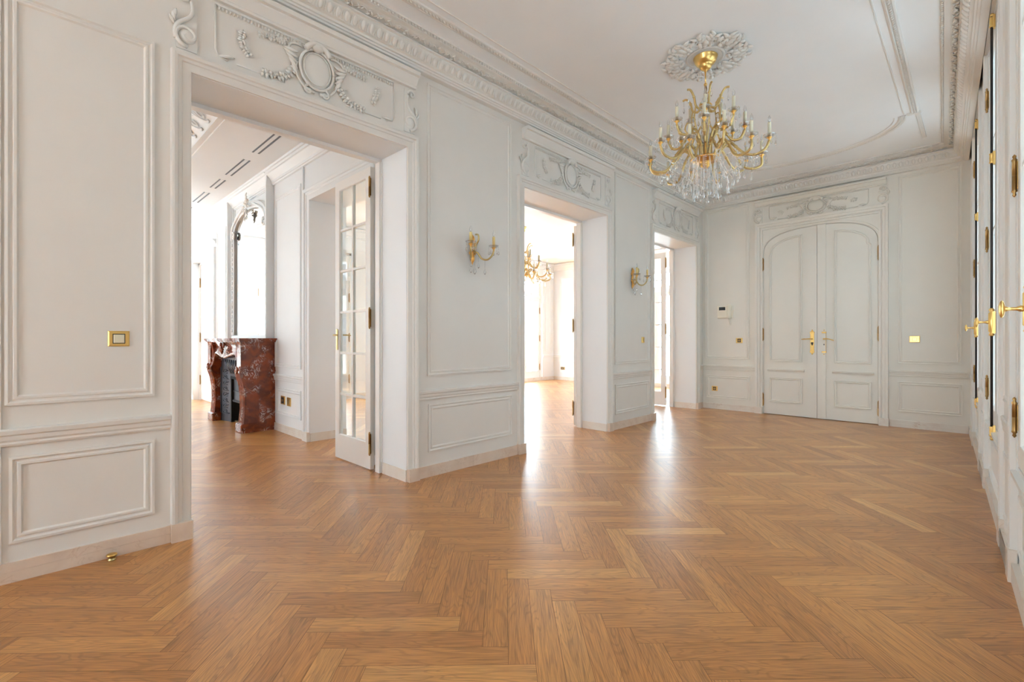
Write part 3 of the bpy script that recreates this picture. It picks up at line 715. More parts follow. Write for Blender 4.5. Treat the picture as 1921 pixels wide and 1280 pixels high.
for wi, (a, b_, c) in enumerate(WIN):
    root = empty('window_%d' % (wi + 1), (RX(c), c, 0), **ST)
    ox, oy = RX(c), c
    T = lambda u, v, w_: (RX(u) - w_ - ox, u - oy, v)
    fr = MB(T); fr.box(a, a + 0.035, SILL, WH, -0.10, -0.025); fr.box(b_ - 0.035, b_, SILL, WH, -0.10, -0.025)
    fr.box(a, b_, WH - 0.035, WH, -0.10, -0.025); fr.box(a, b_, SILL, SILL + 0.02, -0.12, -0.03)
    fr.box(c - 0.02, c + 0.02, SILL + 0.03, WH - 0.04, -0.082, -0.0755)
    fr.build('window_frame', 'paintR', root)
    for k, (u0, u1) in enumerate(((a + 0.037, c - 0.002), (c + 0.002, b_ - 0.037))):
        Tl = lambda u, v, w_, u0=u0: T(u + u0, v, w_ - 0.03)
        lf = glazed_leaf(root, Tl, u1 - u0, WH - 0.045, 1, 4, SILL + 0.03, 0.075, 0.08, SILL + 0.13, 0.045, 'casement', 'paintR')
        hu = a + 0.033 if k == 0 else b_ - 0.033
        for v0, v1 in ((3.02, 3.22), (1.90, 2.11), (0.72, 0.92)):
            hinge(lambda u, v, w_: T(u, v, w_ - 0.03), hu, v0, v1, lf, 0.009, 'brass_dark', 0.028)
    # espagnolette bolt
    bt = empty('espagnolette', (0, 0, 0)); bt.parent = root
    Tb = lambda u, v, w_: T(u, v, w_ - 0.028)
    r_ = MB(Tb); r_.tube([(c, 0.55, 0.018), (c, 3.47, 0.018)], 0.0075, 8); r_.build('rod', 'rod', bt)
    for v in (0.56, 2.47, 3.42):
        k_ = MB(Tb); k_.bbox(c - 0.016, c + 0.016, v - 0.045, v + 0.045, 0, 0.014, 0.004); k_.lathe([(0.011, v - 0.035), (0.014, v - 0.03), (0.011, v - 0.02), (0.013, v), (0.011, v + 0.02), (0.014, v + 0.03), (0.010, v + 0.035)], (c, 0, 0.018), 10, 1)
        if v != 2.47: k_.ball((c, v + (0.05 if v > 1 else -0.05), 0.016), 0.012, 0.014, 0.012)
        k_.build('guide', 'brass', bt)
    k_ = MB(Tb); k_.bbox(c - 0.02, c + 0.02, 1.245, 1.40, 0, 0.016, 0.004)
    k_.lathe([(0.006, 1.225), (0.016, 1.235), (0.010, 1.25), (0.017, 1.26), (0.017, 1.385), (0.010, 1.395), (0.016, 1.41), (0.006, 1.425)], (c, 0, 0.018), 12, 1)
    k_.build('bolt_case', 'brass', bt)
    k_ = MB(Tb); k_.lathe([(0.011, 0.03), (0.013, 0.04), (0.007, 0.052), (0.0065, 0.072), (0.012, 0.084), (0.008, 0.086)], (c, 1.325, 0), 12, 2)
    k_.ball((c, 1.325, 0.092), 0.022, 0.036, 0.010, 14, 8)
    k_.build('knob', 'brass', bt)

# ------------------------------------------------------------------ salons beyond the openings
XW = -9.3; YA0 = -2.6; XB = -5.7; YBB = 11.2; HA = 3.46; HM = 3.75
m = MB()   # fireplace wall with two doorways
P0, P1 = -2.17, -0.78; Q0, Q1 = -7.75, -6.22
m.box(XW, Q0, 2.33, 2.78, 0, HM); m.box(Q0, Q1, 2.33, 2.78, 2.74, HM); m.box(Q1, P0, 2.33, 2.78, 0, HM); m.box(P0, P1, 2.33, 2.78, 2.85, HM); m.box(P1, -WT, 2.33, 2.78, 0, HM)
m.build('wall_fireplace', 'white', **ST)
WA = [(-2.1, -1.0), (-0.5, 0.6), (1.0, 2.1)]
def windowed_wall(name, x, y0, y1, wins, z0, z1, H, t=0.4):
    m = MB(); p = y0
    for a, b_ in wins:
        m.box(x - t, x, p, a, 0, H); m.box(x - t, x, a, b_, 0, z0); m.box(x - t, x, a, b_, z1, H); p = b_
    m.box(x - t, x, p, y1, 0, H); m.build(name, 'white', **ST)
windowed_wall('wall_street', XW, YA0 - 0.3, 2.78, WA, 0.0, 3.55, HM + 0.1)
WBY = [(3.3, 4.68), (5.3, 6.68), (7.3, 8.68), (9.3, 10.68)]  # only the farthest is seen, the others are added for light
windowed_wall('wall_terrace', XB, 2.78, YBB + 0.3, WBY, 0.06, 2.98, HM)
WE = [(-7.9, -7.1), (-5.2, -4.4)]  # unseen windows added to brighten the first salon
m = MB(); p = XW
for a, b_ in WE: m.box(p, a, YA0 - 0.3, YA0, 0, HM); m.box(a, b_, YA0 - 0.3, YA0, 3.55, HM); p = b_
m.box(p, -WT, YA0 - 0.3, YA0, 0, HM); m.build('wall_salon_end', 'white', **ST)
FBX = (-3.5, -1.3)  # window added in the far wall to brighten the far salon
m = MB(); m.box(XB, FBX[0], YBB, YBB + 0.3, 0, HM); m.box(FBX[1], -WT, YBB, YBB + 0.3, 0, HM); m.box(*FBX, YBB, YBB + 0.3, 0, 0.06); m.box(*FBX, YBB, YBB + 0.3, 3.0, HM)
m.build('wall_salon_far', 'white', **ST)
m = MB(); m.box(XW - 0.4, -WT, YA0 - 0.3, 1.2, HM, HM + 0.2); m.box(XW - 0.4, -WT, 1.36, 2.33, HA, HA + 0.5)
m.mould([(-WT, 1.36), (XW, 1.36)], [(0.0, HA), (0.0, HA + 0.02), (0.03, HA + 0.05), (0.16, HA + 0.15), (0.22, HA + 0.2), (0.24, HM), (0.24, HM + 0.1), (0, HM + 0.1)])
m.box(XW - 0.4, -WT, 1.0, 1.4, HM, HM + 0.2)
m.build('ceiling_salon', 'white', **ST)
m = MB(); m.box(XB - 0.4, -WT, 2.78, YBB + 0.3, HA + 0.02, HA + 0.3); m.build('ceiling_far_salon', 'white', **ST)
# salon side of the passage wall gets white paint, cornices and skirting
m = MB(); SC = [(0, 3.28), (0.02, 3.285), (0.025, 3.30), (0.035, 3.305), (0.04, 3.33), (0.10, 3.40), (0.115, 3.405), (0.12, 3.43), (0.135, 3.435), (0.14, 3.47), (0, 3.47)]
m.mould([(-WT, 2.33), (XW, 2.33)], [(d, w) for d, w in SC])
m.mould([(XB, YBB), (XB, 2.78), (-WT, 2.78), (-WT, YBB)], SC, True)
m.build('trim_15', 'white', **ST)
m = MB(LW); prev = YA0
for a, b_ in OPEN:
    m.box(prev, a - 0.1, 0, HA, -WT - 0.012, -WT - 0.001); m.box(a - 0.1, b_ + 0.1, HEAD + 0.1, HA, -WT - 0.012, -WT - 0.001); prev = b_ + 0.1
m.box(prev, YBB, 0, HA, -WT - 0.012, -WT - 0.001); m.build('wall_salon_side', 'white', **ST)
m = MB(FW)
for (u0, u1, v0, v1) in [(-3.27, -2.42, 0.84, 3.10), (-3.22, -2.42, 0.22, 0.575), (-6.05, -5.5, 0.84, 3.10), (-6.05, -5.5, 0.22, 0.575)]: m.mould(rect(u0, u1, v0, v1), PM, True)
chair(m, -3.28, -2.29, 0.665); chair(m, -6.1, -4.95, 0.665)
m.mould([(-2.345, 0.1), (-2.345, 3.28)], [(-0.02, 0), (-0.016, 0.02), (0.016, 0.02), (0.02, 0)])
m.mould([(P0, 0.105), (P0, 2.85), (P1, 2.85), (P1, 0.105)], [(d * 1.35, w) for d, w in CAS])
m.mould([(Q0, 0.105), (Q0, 2.74), (Q1, 2.74), (Q1, 0.105)], CAS)
m.mould([(Q0 - 0.12, 2.9), (Q1 + 0.12, 2.9)], [(0, 0), (0, 0.02), (0.03, 0.025), (0.06, 0.06), (0.08, 0.06), (0.08, 0)])
m.build('trim_16', 'white', **ST)
m = MB(FW); base(m, -3.28, -2.31); base(m, -6.11, -4.9); m.box(-2.31, P0, 0, 0.11, 0, 0.04); m.box(Q1, Q1 + 0.1, 0, 0.11, 0, 0.04)
m.box(P0, P0 + 0.014, 0, 0.098, -0.45, 0)
m.build('baseboard_fireplace', 'pale_marble', **ST)
m = MB(); m.mould([(XB, YBB), (XB, 2.78)], [(0, 0), (0.016, 0), (0.016, 0.1), (0, 0.1)]); m.mould([(-WT, YBB), (XB, YBB)], [(0, 0), (0.016, 0), (0.016, 0.1), (0, 0.1)])
m.build('baseboard_far', 'pale_marble', **ST)
m = MB(lambda u, v, w: (u, YBB - w, v))
for (u0, u1) in [(-5.45, -3.7), (-1.15, -0.6)]:
    m.mould(rect(u0, u1, 0.85, 3.1), PM, True); m.mould(rect(u0, u1, 0.2, 0.58), PM, True)
m.mould([(XB, 0.67), (FBX[0], 0.67)], CR)
m2 = MB(lambda u, v, w: (XB + w, u, v))
for (u0, u1) in [(10.8, 11.05)]: m2.mould(rect(u0, u1, 0.85, 3.1), PM, True); m2.mould([(u0 - 0.1, 0.67), (u1 + 0.15, 0.67)], CR)
k = len(m.v); m.v += m2.v; m.f += [tuple(k + i for i in f) for f in m2.f]; m.smooth += m2.smooth
m.build('trim_17', 'white', **ST)
# salon ceiling leaf frieze and a raised ceiling line
m = MB(lambda u, v, w: (u, v, HA - w))
m.mould([(XW, 1.44), (-WT, 1.44)], [(-0.03, 0), (-0.026, 0.012), (0.026, 0.012), (0.03, 0)]); m.mould([(-WT, 1.36), (XW, 1.36)], [(-0.012, 0), (-0.01, 0.01), (0.01, 0.01), (0.012, 0)])
m3 = MB(lambda u, v, w: (u, 1.35 - v, HA + 0.035 + v * 0.75 - w * 0.6))
u = -0.7
while u > -8.5:
    m3.tube(spiral(u, 0.09, 0.055, 1.1, PI / 2, 1, 14, 0.02), taper(14, 0.012, 0.012, 0.005), 6)
    m3.tube(bez((u + 0.02, 0.02), (u - 0.08, 0.0), (u - 0.1, 0.1), (u - 0.17, 0.14), 10, 0.02), taper(10, 0.012, 0.014, 0.004), 6)
    for k in range(4): leaf(m3, u - 0.05 - 0.03 * k, 0.06 + 0.02 * k, 1.2 + 0.4 * k, 0.08, 0.012, 0.4, 0.02)
    u -= 0.27
k = len(m.v); m.v += m3.v; m.f += [tuple(k + i for i in f) for f in m3.f]; m.smooth += m3.smooth
m.build('trim_18', 'white', **ST)

# air vents in the salon ceiling
vd = {0: 'widest slotted air vent in the white salon ceiling, nearest the doorway', 1: 'second slotted air vent in the salon ceiling, next to the widest',
      2: 'short slotted air vent in the middle of the salon ceiling row', 3: 'fourth slotted air vent, above the side of the arched mirror', 4: 'slotted air vent at the far end of the salon ceiling row'}
for i, (x0, x1) in enumerate([(-2.02, -2.78), (-3.10, -3.88), (-4.15, -4.66), (-4.98, -5.70), (-6.1, -6.8)]):
    e = empty('air_vent', ((x0 + x1) / 2, 1.93, HA), label=vd[i], category='air vent', group='linear air vents in the salon ceiling')
    L_ = abs(x1 - x0) / 2
    f = MB(); 
    f.box(-L_ - 0.012, L_ + 0.012, -0.048, -0.044, -0.003, 0.0); f.box(-L_ - 0.012, L_ + 0.012, 0.044, 0.048, -0.003, 0.0); f.box(-L_, L_, -0.02, 0.02, -0.003, 0.0)
    f.build('vent_frame', 'white', e)
    for yy_ in (-0.034, 0.032):
        f = MB(); f.box(-L_, L_, yy_ - 0.010, yy_ + 0.010, -0.0035, 0.0); f.build('slot', 'slot', e)

# french doors at the left of the fireplace, closed
def french(name, T0, a, b_, z0, h, rows, cols, transom=None, mat='gloss', t=0.05, off=0.12, hw='brass_dark', handle=True):
    ox = T0((a + b_) / 2, 0, 0); root = empty(name, ox, **ST)
    T = lambda u, v, w: tuple(p - q for p, q in zip(T0(u, v, w - off), ox))
    fr = MB(T); fr.box(a, a + 0.04, z0, h, -0.06, 0.02); fr.box(b_ - 0.04, b_, z0, h, -0.06, 0.02); fr.box(a, b_, h - 0.04, h, -0.06, 0.02)
    top = h - 0.042
    if transom: fr.box(a + 0.04, b_ - 0.04, transom, transom + 0.09, -0.06, 0.02); top = transom - 0.002
    fr.build('door_frame' if name.startswith('door') else 'window_frame', mat, root)
    c = (a + b_) / 2
    for u0, u1, k in ((a + 0.042, c - 0.002, 0), (c + 0.002, b_ - 0.042, 1)):
        Tl = lambda u, v, w, u0=u0: T(u + u0, v, w)
        lf = glazed_leaf(root, Tl, u1 - u0, top, cols, rows, z0 + 0.012, 0.075, 0.08, z0 + 0.22, t, 'casement', mat)
        hu = a + 0.04 if k == 0 else b_ - 0.04
        for v0 in (0.3, 1.15, top - 0.45): hinge(T, hu, v0, v0 + 0.2, lf, 0.010, hw)
    if transom:
        Tl = lambda u, v, w: T(u + a + 0.042, v, w)
        glazed_leaf(root, Tl, b_ - a - 0.084, h - 0.042, 1, 1, transom + 0.092, 0.05, 0.05, transom + 0.14, t, 'transom_light', mat)
    return root
french('door_5', FW, Q0, Q1, 0.0, 2.74, 6, 3)
for i, (a, b_) in enumerate(WA): french('window_%d' % (4 + i), lambda u, v, w: (XW + w, u, v), a, b_, 0.0, 3.55, 3, 1, 2.75)
french('window_14', lambda u, v, w: (u, YF + w, v), FWX[0], FWX[1], 0.2, 3.3, 3, 2, 2.6)
french('window_15', lambda u, v, w: (u, YBB - w, v), FBX[0], FBX[1], 0.06, 3.0, 2, 2, 2.42)
for i, (a, b_) in enumerate(WE): french('window_%d' % (11 + i), lambda u, v, w: (u, YA0 + w, v), a, b_, 0.0, 3.55, 3, 1, 2.75)
for i, (a, b_) in enumerate(WBY): french('window_%d' % (7 + i), lambda u, v, w: (XB + w, u, v), a, b_, 0.06, 2.98, 2, 1, 2.42, off=0.08)

# ------------------------------------------------------------------ fireplace
fx0, fx1, fy = -4.86, -3.27, 1.88
fp = empty('fireplace', ((fx0 + fx1) / 2, 2.1, 0), label='red marble fireplace with white veins and curved carved mantel in the salon', category='fireplace')
cx_ = (fx0 + fx1) / 2; O = Vector((cx_, 2.1, 0))
FT = lambda u, v, w: (u, (2.33 - 2.1) - w, v)     # u from the centre, w out from the wall
hw_ = (fx1 - fx0) / 2; D = 2.33 - fy
for sd in (1, -1):   # side cheeks
    m = MB(FT)
    a, b_ = sorted((sd * (hw_ - 0.02), sd * (hw_ - 0.16)))
    m.box(a, b_, 0.02, 1.17, 0.0, D - 0.095)
    a, b_ = sorted((sd * (hw_ - 0.010), sd * (hw_ - 0.16))); m.box(a, b_, 0.80, 1.17, 0.0, D - 0.03); a, b_ = sorted((sd * (hw_ - 0.002), sd * (hw_ - 0.16))); m.box(a, b_, 0.775, 0.80, 0.0, D - 0.01)
    a, b_ = sorted((sd * (hw_ - 0.008), sd * (hw_ - 0.17))); m.box(a, b_, 0.0, 0.11, 0.0, D - 0.08)
    m.build('side_cheek', 'red_marble', fp)
# curved frieze with serpentine lower edge
low = []
ow = hw_ - 0.235
def lowedge(x):
    t = abs(x) / ow
    if t > 0.80: return 0.80 + 0.21 * math.sqrt(max(0, 1 - ((t - 0.80) / 0.20) ** 2))
    return 1.01 + 0.0 - 0.055 * (0.5 + 0.5 * cos(PI * t / 0.80))
m = MB(FT); n = 40; vs = []; fs = []
for i in range(n + 1):
    x = -ow + 2 * ow * i / n; bow = 0.035 * cos(PI * x / (2 * hw_))
    z = lowedge(x)
    vs += [(x, 1.175, D - 0.10 + bow + 0.035), (x, 1.10, D - 0.10 + bow), (x, z + 0.03, D - 0.085 + bow), (x, z, D - 0.065 + bow), (x, z - 0.012, D - 0.085 + bow), (x, z - 0.006, D - 0.2)]
for i in range(n):
    for k in range(5): fs.append((i * 6 + k, (i + 1) * 6 + k, (i + 1) * 6 + k + 1, i * 6 + k + 1))
m.add(vs, fs, True)
m.build('frieze', 'red_marble', fp)
for sd in (1, -1):   # console legs
    m = MB(FT)
    pr = [(0.0, D - 0.05), (0.11, D - 0.05), (0.12, D - 0.07), (0.30, D - 0.085), (0.50, D - 0.08), (0.64, D - 0.06), (0.74, D - 0.03), (0.80, D - 0.02), (0.84, D - 0.045), (0.90, D - 0.06), (1.05, D - 0.055), (1.175, D - 0.03)]
    u0, u1 = sd * (hw_ - 0.015), sd * (hw_ - 0.225)
    pr2 = []
    for i in range(len(pr) - 1):
        for k in range(3):
            t = k / 3; pr2.append((pr[i][0] * (1 - t) + pr[i + 1][0] * t, pr[i][1] * (1 - t) + pr[i + 1][1] * t))
    pr2.append(pr[-1])
    vs = []; fs = []; cols = [(u0, 0.0), (u0 + (u1 - u0) * 0.12, 0.014), (u0 + (u1 - u0) * 0.3, 0.0), (u0 + (u1 - u0) * 0.5, 0.018), (u0 + (u1 - u0) * 0.7, 0.0), (u0 + (u1 - u0) * 0.88, 0.014), (u1, 0.0)]
    for z, w in pr2:
        wid = 1.0 if z > 0.8 or z < 0.12 else 0.86 + 0.14 * abs((z - 0.4) / 0.4)
        for u, e in cols:
            uc = (u0 + u1) / 2; vs.append((uc + (u - uc) * wid, z, w + e))
        for u, e in (cols[-1], cols[0]):
            uc = (u0 + u1) / 2; vs.append((uc + (u - uc) * wid, z, D - 0.22))
    k = len(cols) + 2
    for i in range(len(pr2) - 1):
        for j in range(k):
            l = (j + 1) % k; fs.append((i * k + j, i * k + l, (i + 1) * k + l, (i + 1) * k + j))
    m.add(vs, fs, False)
    uc = (u0 + u1) / 2
    m.tube(spiral(uc, 0.80, 0.045, 1.2, PI / 2, -sd, 16, D - 0.01), 0.014, 7)
    for j in range(3): leaf(m, uc + (j - 1) * 0.025, 0.78, -PI / 2 + (j - 1) * 0.12, 0.2, 0.016, 0, D - 0.06)
    m.build('console_leg', 'red_marble', fp)
    m = MB(FT); m.bbox(min(u0, u1) - 0.012, max(u0, u1) + 0.012, 0.0, 0.115, D - 0.22, D - 0.03, 0.012); m.build('plinth_block', 'red_marble', fp)
m = MB(FT)   # shell
for k in range(7):
    g = -PI / 2 + (k - 3) * 0.33
    m.tube([(0, 1.12, D - 0.02), (0.05 * cos(g), 1.12 + 0.06 * sin(g), D + 0.0), (0.075 * cos(g), 1.12 + 0.115 * sin(g), D - 0.025)], [0.012, 0.018, 0.008], 7)
for sd in (1, -1): m.tube(spiral(sd * 0.06, 1.12, 0.035, 1.1, PI / 2, -sd, 12, D - 0.02), 0.012, 7)
m.ball((0, 1.13, D - 0.015), 0.035, 0.03, 0.03)
m.build('carved_shell', 'red_marble', fp)
m = MB(lambda u, v, w: (u, 0.23 - v, w))   # shelf: serpentine plan
plan = [(hw_ + 0.045, 0), (hw_ + 0.045, D - 0.02)]
for i in range(25):
    t = i / 24; x = (hw_ + 0.045) * (1 - 2 * t); plan.append((x, D - 0.005 + 0.045 * cos(PI * x / (2 * hw_)) ** 2 - 0.02 * sin(3 * PI * abs(x) / hw_) * 0.6))
plan += [(-hw_ - 0.045, D - 0.02), (-hw_ - 0.045, 0)]
for s_, z0, z1 in ((0.975, 1.17, 1.185), (1.0, 1.185, 1.20), (1.012, 1.20, 1.222)):
    m.prism([(x * s_, y * s_) for x, y in plan], z0, z1)
m.build('mantel_shelf', 'red_marble', fp)
m = MB(FT)   # iron insert
iw = ow + 0.01; z_i = 1.0; bw = 0.31; wf = D - 0.15; wb = 0.235; zt_ = 0.66
m.add([(-iw, 0.0, wf), (-bw, 0.0, wb), (-bw, zt_, wb), (-iw, z_i, wf)], [(0, 1, 2, 3)])
m.add([(iw, 0.0, wf), (bw, 0.0, wb), (bw, zt_, wb), (iw, z_i, wf)], [(0, 1, 2, 3)])
m.add([(-iw, z_i, wf), (-bw, zt_, wb), (bw, zt_, wb), (iw, z_i, wf)], [(0, 1, 2, 3)])
def on_cheek(sd, t, z, e): return (sd * (iw + (bw - iw) * t), z, wf + (wb - wf) * t + e)
for sd in (1, -1):
    for k in range(8):
        z = 0.14 + 0.085 * k; q = 1 if k % 2 else -1
        m.tube([on_cheek(sd, 0.5 - 0.3 * q, z - 0.03, 0.002), on_cheek(sd, 0.5, z, 0.006), on_cheek(sd, 0.5 + 0.3 * q, z + 0.02, 0.002)], [0.004, 0.009, 0.004], 5)
        m.tube([on_cheek(sd, 0.5 + 0.32 * cos(g) * (0.4 + 0.6 * g / 6), z + 0.03 * sin(g), 0.004) for g in [j * 0.6 for j in range(10)]], 0.0045, 5)
    m.tube([on_cheek(sd, 0.12, 0.12, 0.003), on_cheek(sd, 0.88, 0.12, 0.003)], 0.006, 5); m.tube([on_cheek(sd, 0.1, 0.0, 0.003), on_cheek(sd, 0.1, 0.9, 0.003)], 0.005, 5)
for k in range(9):
    x = -0.44 + 0.11 * k; f = lambda t, e, dx=0: ((x + dx) * (iw + (bw - iw) * t) / iw, z_i + (zt_ - z_i) * t, wf + (wb - wf) * t + e)
    m.tube([f(0.25, 0.004), f(0.45, 0.014), f(0.7, 0.003)], [0.006, 0.017, 0.005], 6)
    m.tube([f(0.35, 0.004, 0.05), f(0.55, 0.012, 0.055), f(0.85, 0.003, 0.05)], [0.004, 0.012, 0.004], 6)
m.box(-iw - 0.02, -iw + 0.012, 0, z_i, wf - 0.03, wf + 0.005); m.box(iw - 0.012, iw + 0.02, 0, z_i, wf - 0.03, wf + 0.005)
m.build('cast_iron_insert', 'iron', fp)
m = MB(FT)
for sd in (1, -1): a, b_ = sorted((sd * bw, sd * (bw - 0.05))); m.box(a, b_, 0.0, zt_, 0.02, wb + 0.008)
m.box(-bw, bw, zt_ - 0.03, zt_ + 0.01, 0.02, wb + 0.008); m.build('firebox_frame', 'fire', fp)
m = MB(FT); m.box(-bw, bw, 0.0, zt_, 0.003, 0.015); m.build('firebox_back', 'firebrick', fp)
m = MB(FT); m.box(-bw + 0.05, bw - 0.05, 0.33, zt_ - 0.03, wb - 0.035, wb - 0.025); m.mould([(-bw + 0.05, 0.30), (bw - 0.05, 0.30)], [(0, wb - 0.035), (0, wb - 0.01), (0.02, wb - 0.004), (0.03, wb - 0.02), (0.035, wb - 0.035)])
m.mould([(-bw + 0.05, 0.44), (bw - 0.05, 0.44)], [(0, wb - 0.027), (0.005, wb - 0.015), (0.02, wb - 0.015), (0.025, wb - 0.027)]); m.build('sliding_damper', 'iron', fp)
m = MB(FT); m.box(-bw, bw, 0.0, 0.02, 0.015, 0.20); m.build('hearth_plate', 'log', fp)

# overmantel mirror
om = empty('overmantel_mirror', (-4.22, 2.33, 1.224), label='tall arched mirror in a carved white frame above the red fireplace', category='mirror')
OT = lambda u, v, w: (u + 0.0, -w, v)       # origin at mantel height
mw = 0.70; sp = 1.62; rise = 0.28
def march(t, off=0): return ((mw + off) * cos(t), sp + (rise + off) * sin(t))
gl = [(-mw, 0.05), (mw, 0.05)] + [march(PI * i / 24) for i in range(25)]
m = MB(OT); m.prism(gl, 0.015, 0.022); m.build('mirror_glass', 'mirror', om)
m = MB(OT)
path = [(mw, 0.05)] + [(mw, sp)] + [march(PI * i / 24) for i in range(1, 24)] + [(-mw, sp), (-mw, 0.05)]
m.mould(path, [(0.0, 0.02), (-0.0, 0.045), (-0.02, 0.06), (-0.05, 0.05), (-0.07, 0.07), (-0.10, 0.06), (-0.115, 0.0)])
m.mould([(-mw - 0.11, 0.0), (mw + 0.11, 0.0)], [(0, 0), (0, 0.06), (0.04, 0.05), (0.05, 0.022)])
for sd in (1, -1):
    m.box(*sorted((sd * (mw + 0.115), sd * (mw + 0.155))), 0.0, 2.13, 0.0, 0.03)
    a = sd * (mw + 0.155)
    m.prism([(a, 0.0), (a + sd * 0.03, 0.0), (a + sd * 0.03, 2.05), (a + sd * 0.055, 2.13), (a + sd * 0.055, 2.17), (a, 2.17)], 0, 0.10)
    for k in range(20): m.ball((sd * (mw + 0.058), 0.12 + 0.075 * k, 0.06), 0.012, 0.03, 0.012, 6, 4)
    m.tube(spiral(sd * (mw - 0.02), sp - 0.02, 0.06, 1.1, PI / 2, sd, 14, 0.06), taper(14, 0.02, 0.016, 0.008), 7)
    m.tube(bez((sd * (mw + 0.05), sp - 0.08), (sd * (mw + 0.12), sp + 0.15), (sd * (mw - 0.12), sp + 0.2), (sd * 0.2, sp + 0.34), 14, 0.06), taper(14, 0.02, 0.024, 0.012), 7)
    m.mould([(sd * (mw + 0.09), sp + 0.1), (sd * (mw + 0.09), 2.05), (sd * 0.25, 2.05)] if sd < 0 else [(sd * 0.25, 2.05), (sd * (mw + 0.09), 2.05), (sd * (mw + 0.09), sp + 0.1)], [(-0.01, 0), (-0.008, 0.015), (0.008, 0.015), (0.01, 0)])
m.mould([(-mw - 0.2, 2.17), (mw + 0.2, 2.17)], [(0, 0), (0, 0.09), (0.03, 0.13), (0.05, 0.13), (0.05, 0)])
m.build('carved_frame', 'white', om)
m = MB(OT)
rnd = random.Random(3)
for k in range(16):
    g = rnd.uniform(0, 2 * PI); r = rnd.uniform(0.02, 0.13); leaf(m, r * 0.6 * cos(g), sp + 0.3 + r * sin(g), g, 0.09, 0.014, rnd.uniform(-0.6, 0.6), 0.08)
for k in range(8): m.ball((rnd.uniform(-0.09, 0.09), sp + 0.3 + rnd.uniform(-0.09, 0.1), 0.09), 0.025, 0.025, 0.022, 7, 4)
for k in range(3): leaf(m, 0.0, sp + 0.24, -PI / 2 + (k - 1) * 0.3, 0.12, 0.014, 0, 0.07)
m.build('flower_crest', 'plaster', om)

# ------------------------------------------------------------------ chandelier
BALL6 = None
def drop_mesh(name, l=0.055, r=0.013):
    m = MB(); m.lathe([(0.001, 0.0), (0.002, -0.006), (0.0035, -0.012), (r * 0.45, -l * 0.4), (r * 0.95, -l * 0.68), (r, -l * 0.78), (r * 0.6, -l * 0.93), (0.001, -l)], (0, 0, 0), 8, 2, False)
    return m
def strand_into(m, p0, p1, sag, n, r=0.0052):
    for i in range(n):
        t = (i + 0.5) / n; x, y, z = [a + (b - a) * t for a, b in zip(p0, p1)]; z -= sag * 4 * t * (1 - t)
        m.ball((x, y, z), r, r, r, 6, 4, False)
def pol(r, a, z): return (r * cos(a), r * sin(a), z)
def cr_path(pts, n=5):
    """Catmull-Rom through (r,z) points"""
    P = [pts[0]] + pts + [pts[-1]]; o = []
    for i in range(1, len(P) - 2):
        for k in range(n):
            t = k / n; a, b, c, d = P[i - 1], P[i], P[i + 1], P[i + 2]
            o.append(tuple(0.5 * (2 * b[j] + (c[j] - a[j]) * t + (2 * a[j] - 5 * b[j] + 4 * c[j] - d[j]) * t * t + (3 * b[j] - a[j] - 3 * c[j] + d[j]) * t ** 3) for j in range(2)))
    o.append(tuple(pts[-1])); return o

def candle_set(parent, r, z, h=0.105, bulb=True, drops=4, dl=0.05, a=0.0, T=None, cm='candle'):
    """drip pan, candle sleeve, bulb and hanging drops at radius r (in the arm's own frame, x outwards)"""
    T = T or ID
    m = MB(T); m.lathe([(0.004, z - 0.02), (0.010, z - 0.012), (0.007, z - 0.004), (0.018, z + 0.006), (0.021, z + 0.012), (0.014, z + 0.014)], (r, 0, 0), 10); m.build('candle_cup', 'gilt', parent)
    m = MB(T); m.lathe([(0.012, z + 0.010), (0.030, z + 0.013), (0.046, z + 0.024), (0.050, z + 0.032), (0.046, z + 0.028), (0.030, z + 0.018), (0.012, z + 0.015)], (r, 0, 0), 12, 2, False)
    m.build('drip_pan', 'crystal', parent)
    m = MB(T); m.lathe([(0.0135, z + 0.012), (0.0135, z + h), (0.0145, z + h + 0.003), (0.008, z + h + 0.005)], (r, 0, 0), 12); m.build('candle_sleeve', cm, parent)
    if bulb:
        m = MB(T); b0 = z + h + 0.005; m.lathe([(0.006, b0), (0.011, b0 + 0.012), (0.0135, b0 + 0.024), (0.010, b0 + 0.040), (0.004, b0 + 0.054), (0.001, b0 + 0.062)], (r, 0, 0), 10); m.build('bulb', 'bulb', parent)
    if drops:
        for k in range(drops):
            m = MB(T); g = k * 2 * PI / drops + 0.4; x, y = r + 0.047 * cos(g), 0.047 * sin(g)
            for q in range(3): m.ball((x, y, z + 0.020 - 0.011 * q), 0.0045, 0.0045, 0.0045, 6, 4, False)
            pts = [(0.001, 0), (0.003, -0.008), (0.009, -dl * 0.65), (0.0095, -dl * 0.78), (0.001, -dl)]
            m.lathe([(a_, z - 0.012 + b_) for a_, b_ in pts], (x, y, 0), 7, 2, False)
            m.build('crystal_drop', 'crystal', parent)

